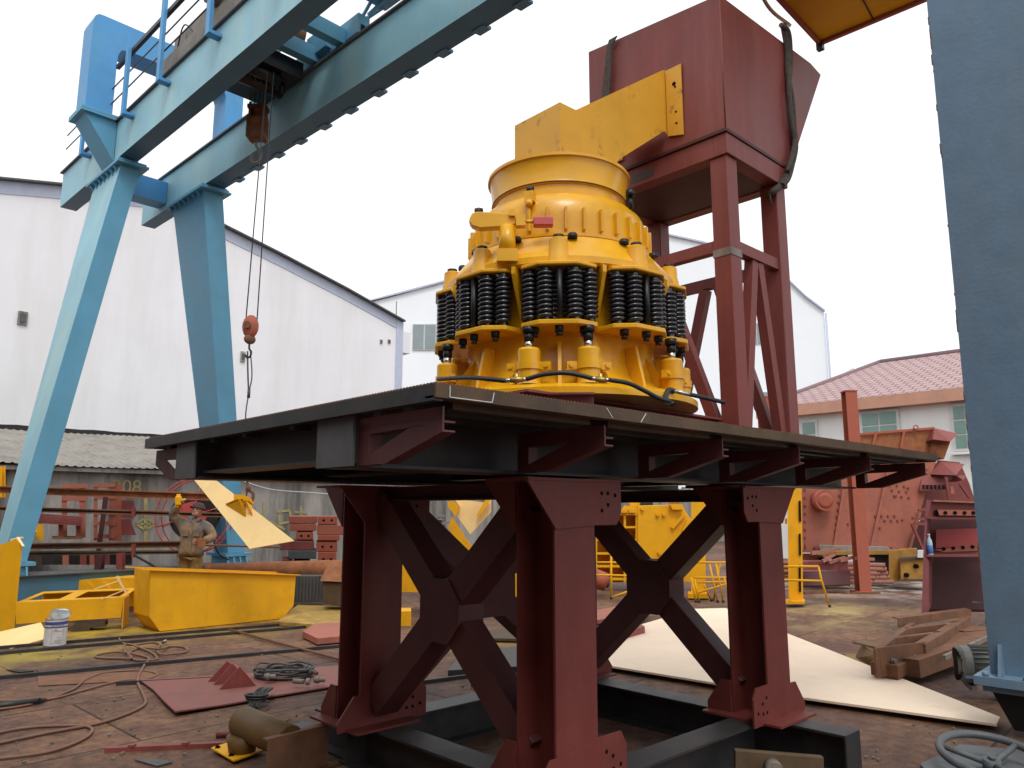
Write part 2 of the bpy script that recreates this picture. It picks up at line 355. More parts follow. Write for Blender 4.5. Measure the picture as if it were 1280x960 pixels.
def L3(a,b,t): return V(a)*(1-t)+V(b)*t
def arc_pts(ctr,r,z,a0,a1,n): return [V((ctr.x+r*math.cos(a0+(a1-a0)*i/n),ctr.y+r*math.sin(a0+(a1-a0)*i/n),z)) for i in range(n+1)]
def smooth_path(pts,sub=8):
    pts=[V(p) for p in pts]; P=[pts[0]*2-pts[1]]+pts+[pts[-1]*2-pts[-2]]; o=[]
    for i in range(1,len(P)-2):
        for k in range(sub):
            t=k/sub; p0,p1,p2,p3=P[i-1:i+3]
            o.append(.5*((2*p1)+(p2-p0)*t+(2*p0-5*p1+4*p2-p3)*t*t+(3*p1-p0-3*p2+p3)*t**3))
    o.append(pts[-1]); return o
# ================================================================ SETTING
g=MB(); 
for a in [(-400,-400),]: g.face([(-400,-400,0),(600,-400,0),(600,600,0),(-400,600,0)])
struct(g,'ground','ground')
# seams between floor plates (dark gaps, flat sheets just above the ground)
s=MB()
def seam(u0,v0,u1,v1,w):
    p,q=G(u0,v0,.0),G(u1,v1,.0); d=(q-p).normalized().cross(UP)*w/2
    s.prism([p-d,q-d,q+d,p+d],UP*.035)
seam(-20,820,430,781,.05); seam(-20,813,430,776,.03); seam(-20,851,430,809,.045); seam(145,857,300,849,.012); seam(300,700,470,708,.05)
seam(430,868,720,830,.03)
struct(s,'floor_plate_gap','mill')
# ---- arched white workshop behind the crane
AW=27.0
def arch_wall():
    t=thing('white_workshop','long whitewashed workshop with pale blue band under its sloping eave, behind the blue crane legs','building',dc(4,AW,0))
    top=[(-160,212),(-60,220),(0,226),(74,233),(190,246),(225,258),(276,283),(350,320),(430,362),(503,403)]
    P=[qc(u,v,AW) for u,v in top]
    base=[V((P[-1].x,P[-1].y,0)),V((P[0].x,P[0].y,0))]
    MB().prism(P+base,CV*9).build('wall','white_wall',t)
    b=MB(); dn=lambda p,h:p-UP*h
    for i in range(len(P)-1):
        b.prism([P[i]-CV*.03,P[i+1]-CV*.03,dn(P[i+1],.42)-CV*.03,dn(P[i],.42)-CV*.03],CV*.06)
    q=P[-1]; b.prism([q-CV*.05-DV*.35,q-CV*.05+DV*.03,V((q.x,q.y,0))-CV*.05+DV*.03,V((q.x,q.y,0))-CV*.05-DV*.35],CV*.05)
    b.build('blue_band','blue_trim',t)
    e=MB()
    for i in range(len(P)-1): e.prism([P[i]-CV*.25,P[i+1]-CV*.25,P[i+1]-CV*.25+UP*.06,P[i]-CV*.25+UP*.06],CV*9.3)
    e.build('eave_edge','grey_st',t)
    for (u,v,w,h) in [(28,398,9,15),(303,446,6,14),(476,427,4,6),(486,427,4,6)]:
        c=qc(u,v,AW); k=AW/950
        f=MB().obox(c-CV*.03,DV*w*k*.5,CV*.03,UP*h*k*.5).build('vent','concrete',t)
        f2=MB().obox(c-CV*.07,DV*w*k*.3,CV*.01,UP*h*k*.3).build('vent_opening','grey_st',f)
    c=qc(509,427,AW+.5); MB().obox(c+CV*1.5,DV*.35,CV*1.3,UP*.5).build('side_box','white_wall',t)
    p=MB(); a=qc(495,402,AW); p.tube(a,a+UP*.95,.02,n=6); p.build('roof_pole','grey_st',t)
arch_wall()
# ---- far pale arched hall
def far_hall():
    R_=60
    t=thing('pale_hall','very pale arched hall far behind the crusher, with grey windows','building',FH*R_)
    P=[qr(u,v,R_) for u,v in [(462,378),(545,356),(640,330),(740,305),(830,294),(880,305),(946,326),(985,352),(1006,372),(1030,390)]]
    MB().prism(P+[V((P[-1].x,P[-1].y,0)),V((P[0].x,P[0].y,0))],FH*30).build('wall','clad',t)
    e=MB()
    for i in range(len(P)-1): e.prism([P[i]-FH*.25,P[i+1]-FH*.25,P[i+1]-FH*.25+UP*.14,P[i]-FH*.25+UP*.14],FH*30)
    e.build('roof_edge','blue_trim',t)
    rr=MB(); 
    for u in (1031,):
        a=qr(u,392,R_); rr.tube(a-FH*.2,V((a.x,a.y,0))-FH*.2,.09,n=6)
    rr.build('downpipe','blue_trim',t)
    for (u0,v0,u1,v1,n) in [(516,405,560,438,3),(934,404,957,430,2),(939,490,972,507,3)]:
        a=qr(u0,v0,R_);b=qr(u1,v1,R_)
        f=MB().prism([a-FH*.1,V((b.x,b.y,a.z))-FH*.1,b-FH*.1,V((a.x,a.y,b.z))-FH*.1],FH*.05).build('window','frame_w',t)
        q=MB(); d=(V((b.x,b.y,a.z))-a)/n; h=UP*(b.z-a.z)
        for i in range(n):
            p0=a+d*(i+.06)+h*.04-FH*.14; q.prism([p0,p0+d*.88,p0+d*.88+h*.92,p0+h*.92],FH*.03)
        q.build('pane','glass_g',f)
far_hall()
# overhead wire from the workshop pole towards the far hall
solo(MB().path([qc(462,377,AW),qc(495,369,AW),qr(545,357,59)],.03,n=5),'overhead_wire','bolt','thin dark wire running from the workshop roof pole to the pale hall','wire')
# ---- office with tile roof: facade runs along Y at x = OX
OX=24.0
def office():
    t=thing('office_building','white two-storey office with pink tiled hip roof and terracotta fascia, behind the salmon screens','building',(OX,4,0))
    eL=qx(962,512,OX); eR=qx(1205,486,OX); zt=(qx(1013,503,OX).z+qx(1205,485,OX).z)/2; zb=(qx(1013,519,OX).z+qx(1205,498,OX).z)/2
    y0=qx(945,520,OX).y; y1=-9.0
    MB().box((OX+.35,y1,0),(OX+9.5,y0-.35,zb+.05)).build('wall','office',t)
    MB().box((OX,y1-.4,zb),(OX+9.9,y0,zt)).build('fascia','fascia',t)
    # hip roof
    ridge=qx(1099,450,OX+4.9); zr=qx(1150,446,OX+4.9).z; yr=ridge.y
    A=V((OX,y0,zt+.004));B=V((OX,y1-.4,zt+.004));C2=V((OX+9.9,y1-.4,zt+.004));D2=V((OX+9.9,y0,zt+.004));R0=V((OX+4.95,yr,zr));R1=V((OX+4.95,y1-.4,zr))
    m=MB(); bm=m.bm; uv=bm.loops.layers.uv.new('UVMap')
    for pts,du,dw in [((A,B,R1,R0),(R0-R1).normalized(),None),((D2,A,R0),Y*0+X,None),((C2,D2,R0,R1),(R0-R1).normalized(),None)]:
        f=m.face(pts); n=(pts[1]-pts[0]).cross(pts[2]-pts[0]).normalized(); ax=V(du).normalized(); ay=n.cross(ax).normalized()
        for l in f.loops: l[uv].uv=(l.vert.co.dot(ax),l.vert.co.dot(ay))
    m.face([B,C2,R1])
    m.build('roof','tile',t)
    r=MB(); r.tube(R0,R1,.11,n=8); r.tube(A,R0,.10,n=8); r.tube(D2,R0,.10,n=8); r.build('ridge_tiles','tile',t)
    for (u0,v0,u1,v1,nx,ny) in [(1077,517,1124,547,2,2),(1191,508,1226,560,2,3),(1003,528,1022,560,1,2)]:
        a=qx(u0,v0,OX+.34);b=qx(u1,v1,OX+.34); w=b.y-a.y; h=b.z-a.z
        fr=MB(); fr.box((OX+.28,min(a.y,b.y)-.06,min(a.z,b.z)-.06),(OX+.345,max(a.y,b.y)+.06,max(a.z,b.z)+.06)); f=fr.build('window','frame_w',t)
        q=MB()
        for i in range(nx):
            for j in range(ny):
                ya=a.y+w*(i+.05)/nx; yb=a.y+w*(i+.95)/nx; za=a.z+h*(j+.06)/ny; zb_=a.z+h*(j+.94)/ny
                q.box((OX+.26,min(ya,yb),min(za,zb_)),(OX+.275,max(ya,yb),max(za,zb_)))
        q.build('pane','glass',f)
        sl=MB(); sl.box((OX+.2,min(a.y,b.y)-.12,min(a.z,b.z)-.16),(OX+.36,max(a.y,b.y)+.12,min(a.z,b.z)-.08)); sl.build('sill','office',f)
    MB().box((OX+.30,y1,1.9),(OX+.352,y0-.34,2.0)).build('string_course','grey_st',t)
office()
# a second small roof peeping over its left hip
h=MB(); a=qx(1000,503,34);b=qx(1066,459,34);c_=qx(1083,470,34)
h.prism([a,b,c_,V((c_.x,c_.y,0)),V((a.x,a.y,0))],X*6)
solo(h,'outhouse','clad','pale gabled outhouse just showing over the left slope of the tiled roof','building')
# ---- yard wall of stained concrete with shed roof
CW=19.5
def yard_wall():
    t=thing('yard_wall','tall stained concrete yard wall with faded yellow painted numbers','wall',dc(6,CW,0))
    p0=qc(-120,583,CW); p1=qc(960,625,CW)
    z=2.46
    MB().prism([dc(p0.dot(DV),CW,0),dc(42,CW,0),dc(42,CW,z),dc(p0.dot(DV),CW,z)],CV*.25).build('wall_face','concrete',t)
    cp=MB(); cp.prism([dc(p0.dot(DV),CW-.08,z),dc(42,CW-.08,z),dc(42,CW-.08,z+.12),dc(p0.dot(DV),CW-.08,z+.12)],CV*.4); cp.build('coping','concrete',t)
    def text(txt,u,v,h):
        cu=bpy.data.curves.new('tx','FONT'); cu.body=txt; cu.size=h; cu.extrude=.004; cu.align_x='CENTER'; cu.align_y='CENTER'
        ob=bpy.data.objects.new('tx',cu); S.collection.objects.link(ob); bpy.context.view_layer.update()
        me=bpy.data.meshes.new_from_object(ob.evaluated_get(bpy.context.evaluated_depsgraph_get())); bpy.data.objects.remove(ob)
        o=bpy.data.objects.new('painted_number',me); S.collection.objects.link(o); me.materials.clear(); me.materials.append(M['ypaint'])
        o.parent=t; c=qc(u,v,CW-.012); mt=Matrix((DV.to_4d(),UP.to_4d(),(-CV).to_4d(),(0,0,0,1))); mt=Matrix(((DV.x,0,-CV.x,0),(DV.y,0,-CV.y,0),(0,1,0,0),(0,0,0,1)))
        o.matrix_local=Matrix.Translation(c-V(t['_w']))@mt
    text('1208',152,609,.46)
    m=MB()
    def ln(pts,w=.05):
        P=[qc(u,v,CW-.012) for u,v in pts]
        for a,b in zip(P,P[1:]): m.beam(a,b,.012,w,UP if abs((b-a).normalized().z)<.7 else DV)
    ln([(182,614),(182,690)],.09)
    ln([(170,655),(182,647),(194,655),(182,663),(170,655)],.05); ln([(175,655),(189,655)],.04)
    ln([(330,628),(330,650)],.07); ln([(346,640),(362,638),(364,652),(348,655),(350,640)],.06); ln([(368,640),(384,641)],.05); ln([(376,632),(376,658)],.06); ln([(338,652),(356,662)],.06)
    m.build('painted_mark','ypaint',t)
yard_wall()
def shed():
    t=thing('shed','low shed with old corrugated sheet roof behind the concrete yard wall','shed',dc(2,CW+3,0))
    a0,a1=-6.0,13.0; z0,z1=2.60,3.78; c0,c1=CW-.25,CW+4.6; n=860
    m=MB(); rows=[]
    for cc,zz in ((c0,z0),(c1,z1)):
        rows.append([m.bm.verts.new(dc(a0+(a1-a0)*i/n,cc,zz+(.0,.016,.022,.016,0,0,-.004,0)[i%8]+(.03*math.sin(i*.02)))) for i in range(n+1)])
    for i in range(n): m.bm.faces.new((rows[0][i],rows[0][i+1],rows[1][i+1],rows[1][i]))
    m.build('roof','roofsheet',t)
    e=MB().prism([dc(a0,c0+.05,z0-.14),dc(a1,c0+.05,z0-.14),dc(a1,c0+.05,z0-.05),dc(a0,c0+.05,z0-.05)],CV*.08); e.build('eave_board','concrete',t)
    r=MB(); pts=[]; 
    for i in range(60):
        d=a0+(a1-a0)*i/59; pts.append((d,z1+.10+random.uniform(-.02,.02)))
    for (d0,h0),(d1,h1) in zip(pts,pts[1:]): r.prism([dc(d0,c1-.05,z1-.1),dc(d1,c1-.05,z1-.1),dc(d1,c1-.05,h1),dc(d0,c1-.05,h0)],CV*.2)
    r.build('ridge_cap','bolt',t)
    w=MB(); w.prism([dc(a0,c1+.16,0),dc(a1,c1+.16,0),dc(a1,c1+.16,z1-.1),dc(a0,c1+.16,z1-.1)],CV*.1); w.build('back_wall','concrete',t)
    k=MB()
    for d,cc in ((2.1,CW+1.9),(3.9,CW+2.0),(3.5,CW+3)): 
        zz=z0+(cc-c0)/(c1-c0)*(z1-z0)+.06; k.obox(dc(d,cc,zz),DV*.28,CV*.12,UP*.02)
    k.build('loose_patch','bolt',t)
shed()
def added_shade_building():  # unseen block added to keep low sky light off the yard
    t=thing('added_shade_building','long unseen concrete building added behind the camera to shade the yard','building',(-4.5,2,0))
    MB().box((-12,-16,0),(-4.5,18,6.6)).build('wall','concrete',t)
    MB().box((-12.4,-16.4,6.6),(-4.1,18.4,6.8)).build('roof','roofsheet',t)
    m=MB()
    for y in (-12,-6,0,6,12): m.box((-4.498,y,0.02),(-4.45,y+3.2,4.2))
    m.build('door','red_dk',t)
added_shade_building()
# ================================================================ GANTRY CRANE
def crane():
    t=thing('gantry_crane','large faded blue double-girder gantry crane spanning the yard','crane',dc(5.2,8,0))
    def box(d0,d1,c0,c1,z0,z1,mb=None):
        mb=mb or MB(); mb.prism([dc(d0,c0,z0),dc(d1,c0,z0),dc(d1,c1,z0),dc(d0,c1,z0)],UP*(z1-z0)); return mb
    Z0,Z1=7.64,8.36
    def under(o):        # undersides get a darker blue, their shade put into the colour
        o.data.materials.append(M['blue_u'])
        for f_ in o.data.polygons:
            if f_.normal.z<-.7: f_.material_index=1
    m=box(4.23,4.53,-2,16.7,Z0,Z1)
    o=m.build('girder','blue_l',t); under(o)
    f=MB(); box(4.18,4.58,-2,16.75,Z1+.002,Z1+.03,f); box(4.34,4.42,-2,16.6,Z1+.032,Z1+.10,f); 
    f.build('rail','grey_st',o)
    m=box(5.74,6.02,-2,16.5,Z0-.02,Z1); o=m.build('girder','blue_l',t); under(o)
    f=MB(); box(5.69,6.1,-2,16.55,Z1+.002,Z1+.03,f); box(5.84,5.92,-2,16.4,Z1+.032,Z1+.10,f); f.build('rail','grey_st',o)
    wk=MB(); box(6.04,6.12,-2,15.0,Z0+.0,Z0+.05,wk)
    for i in range(22):
        c=14.2-i*.72
        wk.prism([dc(6.03,c,Z0-.03),dc(6.19,c,Z0-.005),dc(6.19,c,Z0+.03),dc(6.03,c,Z0+.03)],CV*.20)
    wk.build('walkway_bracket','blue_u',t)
    # tie between girder ends
    box(4.54,5.73,15.2,15.6,Z0+.1,Z0+.55).build('end_tie','blue_b',t)
    bx=MB(); box(4.62,4.78,14.9,15.05,Z0+.3,Z1+.35,bx); box(5.0,5.1,15.1,15.19,Z0+.4,Z1+.1,bx); bx.build('bracket_post','blue_m',t)
    # A-frame legs: four corners at foot and head
    def leg(df,dt,cf,ct,zf,zt,name='leg'):
        m=MB(); lo=[dc(df[0],cf[0],zf),dc(df[1],cf[0],zf),dc(df[1],cf[1],zf),dc(df[0],cf[1],zf)]; hi=[dc(dt[0],ct[0],zt),dc(dt[1],ct[0],zt),dc(dt[1],ct[1],zt),dc(dt[0],ct[1],zt)]
        a=[m.bm.verts.new(p) for p in lo]; b=[m.bm.verts.new(p) for p in hi]
        m.bm.faces.new(a[::-1]); m.bm.faces.new(b)
        for i in range(4): m.bm.faces.new((a[i],a[(i+1)%4],b[(i+1)%4],b[i]))
        return m
    ZH=7.52
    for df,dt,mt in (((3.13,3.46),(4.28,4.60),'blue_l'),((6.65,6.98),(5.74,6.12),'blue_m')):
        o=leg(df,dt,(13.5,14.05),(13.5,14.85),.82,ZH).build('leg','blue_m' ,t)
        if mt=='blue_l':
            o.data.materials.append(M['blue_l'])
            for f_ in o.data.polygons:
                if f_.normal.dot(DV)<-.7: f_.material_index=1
        h=MB(); box(dt[0]-.10,dt[1]+.10,13.35,14.98,ZH+.002,ZH+.04,h); box(dt[0]-.08,dt[1]+.06,13.37,14.95,ZH+.044,ZH+.08,h)
        for i in range(7):
            c=13.6+i*.2; h.prism([dc(dt[0]-.09,c,ZH-.0),dc(dt[0]-.01,c,ZH-.0),dc(dt[0]-.012,c,ZH-.14)],CV*.02)
        h.build('head_flange','blue_m',o)
        b=MB(); box(df[0]-.08,df[1]+.1,13.4,14.2,.76,.815,b); box(df[0]-.02,df[1]+.02,13.45,14.1,.62,.76,b)
        for i in range(4): b.prism([dc(df[0]-.06+i*.12,13.41,.62),dc(df[0]-.06+i*.12,13.41,.755),dc(df[0]-.06+i*.12,13.34,.62)],DV*.02)
        b.build('foot_flange','blue_m',o)
    # light face of leg one: weathering plus skylight put into its colour
    m=MB(); box(2.6,7.3,13.42,14.05,.14,.605,m); o=m.build('sill_beam','sill',t)
    e=MB(); box(2.55,7.4,13.36,14.1,.607,.625,e); e.build('sill_flange','grey_st',o)
    w=MB(); 
    for d in (3.0,7.0): w.tube(dc(d,13.6,.2),dc(d,13.85,.2),.2,n=20)
    w.build('travel_wheel','bolt',o)
    # right-hand (near) leg, in front of the crusher's right
    m=leg((6.62,6.98),(5.80,6.14),(.80,1.495),(.15,1.29),.42,7.5); o=m.build('leg','blue_s',t); o['label']='slate blue near leg with rusty edge'
    e=MB(); 
    for i in range(34):
        tt=random.random(); p=L3(dc(6.62,1.497,.42),dc(5.80,1.292,7.5),tt)+V((0,random.uniform(-.004,.001),0)); e.obox(p,DV*.004,CV*.003,UP*random.uniform(.005,.05))
    e.build('rust_edge','rust',o)
    s_=MB()
    a=dc(6.68,1.55,.93); s_.obox(dc(6.60,1.2,.92),DV*.003,CV*.36,UP*.006); s_.build('weld_seam','blue_s',o)
    b=MB(); box(6.46,7.15,.7,1.57,.36,.42,b); box(6.52,7.1,.72,1.53,.31,.355,b)
    for c in (.95,1.25,1.5): 
        b.tube(dc(6.50,c,.42),dc(6.50,c,.45),.022,n=6)
    b.prism([dc(6.48,1.40,.422),dc(6.61,1.40,.422),dc(6.61,1.40,.62),dc(6.57,1.40,.64)],CV*.02)
    b.build('foot_flange','blue_s',o)
    w=MB()
    w.prism([dc(6.62,.9,.305),dc(6.62,1.5,.305),dc(6.62,1.38,.05),dc(6.62,1.0,.05)],DV*.03); w.prism([dc(6.95,.9,.305),dc(6.95,1.5,.305),dc(6.95,1.38,.05),dc(6.95,1.0,.05)],DV*.03)
    w.tube(dc(6.66,1.2,.17),dc(6.94,1.2,.17),.165,n=24); w.build('travel_wheel','bolt',o)
    # portal frame (inverted U) above the girders
    cP=13.95
    TL=qc(120,24,cP); zt=TL.z
    d0=3.72; d1=4.14
    m=MB(); zb=8.45
    prof=[]
    outer=[(d0-.02,zb),(d0-.02,zt-.16),(d0+.01,zt-.06),(d0+.06,zt-.01),(d0+.14,zt),(6.34,zt),(6.46,zt-.06),(6.52,zt-.2),(6.52,zb),(6.16,zb),(6.16,zt-.60),(6.13,zt-.52),(6.06,zt-.48),(d1+.16,zt-.48),(d1+.06,zt-.52),(d1+.01,zt-.62),(d1,zt-.75),(d1,zb)]
    m.prism([dc(d,cP-.22,z) for d,z in outer],CV*.5)
    o=m.build('portal_frame','blue_b',t)
    # flare brackets carrying the portal beside each girder
    b=MB(); b.prism([dc(d0-.02,cP-.25,8.36),dc(4.22,cP-.25,8.36),dc(4.22,cP-.25,7.62)],CV*.56); box(d0-.1,4.22,cP-.32,cP+.36,8.362,8.40,b); box(d0-.1,4.22,cP-.32,cP+.36,8.405,8.445,b)
    b.prism([dc(6.5,cP-.25,8.36),dc(6.03,cP-.25,8.36),dc(6.03,cP-.25,7.74)],CV*.56); box(6.13,6.58,cP-.32,cP+.36,8.362,8.40,b); box(6.13,6.58,cP-.32,cP+.36,8.405,8.445,b)
    b.build('flare_bracket','blue_m',o)
    # railing on the outer side of girder one
    r=MB(); 
    posts=[15.04,12.93,11.46,9.75,8.0,6.3]
    for c in posts:
        if c==14.6: continue
        box(4.04,4.09,c-.06,c+.06,8.2,9.62,r); box(4.04,4.225,c-.07,c+.07,8.15,8.199,r)
    r.build('railing_post','blue_b',t)
    r=MB()
    r.beam(dc(4.12,13.6,9.33),dc(4.12,4,9.33),.06,.07); r.path([dc(4.11,16.2,8.97),dc(4.11,4,8.97)],.012,n=6); r.path([dc(4.11,16.2,8.68),dc(4.11,4,8.68)],.012,n=6)
    r.build('railing_bar','bolt',t)
crane()
# driver's cab: part of the crane would ride with the trolley beam; hangs under girder two
def cab():
    t=thing('crane_cab','yellow crane cab hanging high up beside the near blue leg','cab',dc(6.7,2.1,6.2))
    z=6.2; d0,d1,c0,c1=5.9,7.12,1.2,2.56
    MB().prism([dc(d0,c0,z),dc(d1,c0,z),dc(d1,c1,z),dc(d0,c1,z)],UP*1.3).build('cab_body','yellow2',t)
    e=MB()
    for a,b in (((d1,c0),(d1,c1)),((d1,c1),(d0,c1))): e.beam(dc(*a,z-.01),dc(*b,z-.01),.04,.05)
    e.build('floor_edge','salmon2',t)
    e=MB(); e.obox(dc(d1,c1,z-.05),DV*.03,CV*.03,UP*.04); e.build('corner_foot','bolt',t)
    e=MB(); e.beam(dc(d0,1.95,z-.006),dc(d1,2.05,z-.006),.012,.008); e.build('floor_seam','bolt',t)
    MB().prism([dc(d0-.1,c1+.01,z+.15),dc(d1-.05,c1+.01,z+.15),dc(d1-.05,c1+.01,z+1.3),dc(d0-.1,c1+.01,z+1.3)],CV*.03).build('side_panel','yellow2',t)
    p=MB(); p.path(smooth_path([dc(d0-.1,c1+.12,z+.25),dc(d0+.35,c1+.14,z+.02),dc(d0+.75,c1+.10,z-.01)]),.018,n=6); p.build('conduit','chrome',t)
    h=MB()
    for c in (1.4,2.4): h.tube(dc(6.05,c,z+1.3),dc(6.05,c,7.62),.04)
    h.build('hanger','blue_m',t)
cab()
# ---- trolley on the girders
def trolley():
    dc=lambda d,c,zz: DV*d+CV*(c+1.05)+UP*zz
    t=thing('crane_trolley','blue hoist trolley with grimy drive, riding on top of the two girders','hoist trolley',dc(5.1,9.6,8.46))
    z=8.47
    def box(d0,d1,c0,c1,z0,z1,mb): mb.prism([dc(d0,c0,z0),dc(d1,c0,z0),dc(d1,c1,z0),dc(d0,c1,z0)],UP*(z1-z0)); return mb
    m=MB(); box(4.28,4.42,7.4,11.0,z+.05,z+.33,m); m.build('end_carriage','roofsheet',t)
    m=MB(); box(5.78,5.98,7.6,10.8,z+.05,z+.36,m); box(5.68,6.06,8.3,8.85,z+.1,z+.45,m); m.build('end_carriage','blue_m',t)
    m=MB()
    for c in (7.9,8.6,9.4,10.1): box(4.43,5.77,c,c+.16,z-.02,z+.22,m)
    m.build('cross_beam','blue_m',t)
    m=MB(); box(4.6,5.6,8.78,9.38,z-.30,z-.03,m); box(4.5,5.65,9.6,10.08,z-.22,z-.03,m); m.build('hoist_frame','bolt',t)
    m=MB(); m.tube(dc(4.7,9.0,z+.5),dc(5.6,9.0,z+.5),.27,n=24); m.tube(dc(4.7,10.2,z+.45),dc(5.5,10.2,z+.45),.2,n=24); m.build('rope_drum','rust',t)
    m=MB(); m.tube(dc(4.42,9.0,z+.55),dc(4.15,9.0,z+.55),.17,n=20); m.tube(dc(4.14,9.0,z+.55),dc(4.05,9.0,z+.55),.13,n=20); box(4.3,4.7,8.5,9.4,z+.3,z+.62,m); m.build('drive_motor','scrap',t)
    m=MB(); box(4.55,5.1,7.9,8.6,z+.2,z+.75,m); box(5.15,5.6,9.5,9.9,z+.2,z+.7,m); m.bevel(.02); m.build('gear_box','motor',t)
    m=MB(); m.tube(dc(4.45,8.3,z+.85),dc(5.2,8.3,z+.85),.16,n=20); m.build('brake_drum','rust',t)
    m=MB(); m.tube(dc(4.6,9.25,z-.36),dc(5.5,9.25,z-.36),.12,n=18); m.tube(dc(4.8,8.95,z-.38),dc(5.3,8.95,z-.38),.09,n=18); m.build('guide_sheave','bolt',t)
    m=MB(); box(4.44,4.50,9.7,10.9,z+.25,z+.8,m); box(4.44,5.4,10.4,10.46,z+.25,z+.7,m); m.build('guard_panel','roofsheet',t)
    m=MB(); box(4.5,6.2,7.0,7.5,z+.55,z+.62,m); m.beam(dc(5.95,7.6,z+.4),dc(6.05,7.3,z+.58),.04,.04); m.beam(dc(5.95,8.3,z+.4),dc(6.15,7.4,z+.58),.04,.04); m.beam(dc(6.1,8.3,z+.4),dc(5.9,7.4,z+.58),.04,.04); box(4.3,6.25,6.6,7.6,z+.62,z+.68,m); m.build('canopy','blue_m',t)
    m=MB()
    for d in (4.37,5.88):
        for c in (7.7,10.6): m.tube(dc(d-.05,c,z+.13),dc(d+.05,c,z+.13),.125,n=20)
    m.build('wheel','bolt',t)
    m=MB()
    for i in range(9):
        d=4.7+i*.09; m.path([dc(d,9.1+.06*math.sin(i*2),z-.3),dc(d+.02,9.1,z-.42-.05*random.random())],.012,n=5)
    m.path(smooth_path([dc(4.5,7.8,z+.4),dc(4.4,8.2,z+.75),dc(4.45,8.7,z+.5),dc(4.4,9.2,z+.7),dc(4.5,9.8,z+.35)]),.012,n=5)
    m.path(smooth_path([dc(4.35,9.8,z+.3),dc(4.3,10.2,z+.65),dc(4.4,10.7,z+.4)]),.012,n=5)
    m.build('cable_loop','cable',t)
trolley()
# main hook block
def hooks():
    c=qr(322,155,11.4); r=c.dot(FH)
    t=thing('main_hook_block','rusty twin-sheave main hook block hanging close under the trolley','hook block',c)
    R3=_R
    m=MB()
    for s_ in (-1,1): m.obox(c+R3*s_*.10+UP*.02,R3*.012,FH*.13,UP*.30)
    m.obox(c+UP*.27,R3*.15,FH*.10,UP*.03); m.obox(c-UP*.16,R3*.14,FH*.12,UP*.10)
    m.build('cheek_plate','rust',t)
    m=MB(); m.tube(c-R3*.14+UP*.02,c+R3*.14+UP*.02,.13,n=24); m.tube(c-R3*.05+UP*.21,c+R3*.12+UP*.21,.08,n=20); m.build('sheave','rust_or',t)
    m=MB(); p=c-UP*.26
    m.path(smooth_path([p,p-UP*.12,p-UP*.22+R3*.06,p-UP*.33+R3*.07,p-UP*.40,p-UP*.36-R3*.07,p-UP*.26-R3*.06]),.022,n=8); m.tube(c-UP*.2,c-UP*.28,.035); m.build('hook','scrap',t)
    m=MB(); 
    for k in (-.11,-.06,0,.06): m.path([c+R3*k+UP*.2,V((c.x,c.y,8.3))+R3*k*1.3],.008,n=5)
    m.build('hoist_rope','cable',t)
    # auxiliary hook
    c=qr(313,410,10.3)
    t=thing('auxiliary_hook_block','small oval rusty auxiliary hook block on two long ropes against the white wall','hook block',c)
    m=MB(); m.ball(c+UP*.02,.115,(1,.55,1.45),20); 
    for v in m.bm.verts:
        pass
    bmesh.ops.rotate(m.bm,verts=m.bm.verts,cent=c,matrix=Matrix.Rotation(YAW,3,'Z')); m.build('sheave_housing','salmon2',t)
    m=MB(); m.tube(c-R3*.02-FH*.09+UP*.03,c-R3*.02-FH*.05+UP*.03,.05,n=16); m.ball(c-UP*.16,.085,(1,.6,.85),14); m.build('hub','rust',t)
    m=MB(); p=c-UP*.2; m.path(smooth_path([p,p-UP*.09,p-UP*.14+R3*.03,p-UP*.20+R3*.02,p-UP*.22-R3*.02,p-UP*.18-R3*.05]),.014,n=8); m.build('hook','bolt',t)
    top=qr(337,118,10.3)
    m=MB(); m.path([c+UP*.1-R3*.07,qr(334,90,10.3)-R3*.0],.009,n=5); m.path([c+UP*.1+R3*.085,qr(342,90,10.3)],.009,n=5); m.build('hoist_rope','cable',t)
    return c
HK=hooks()
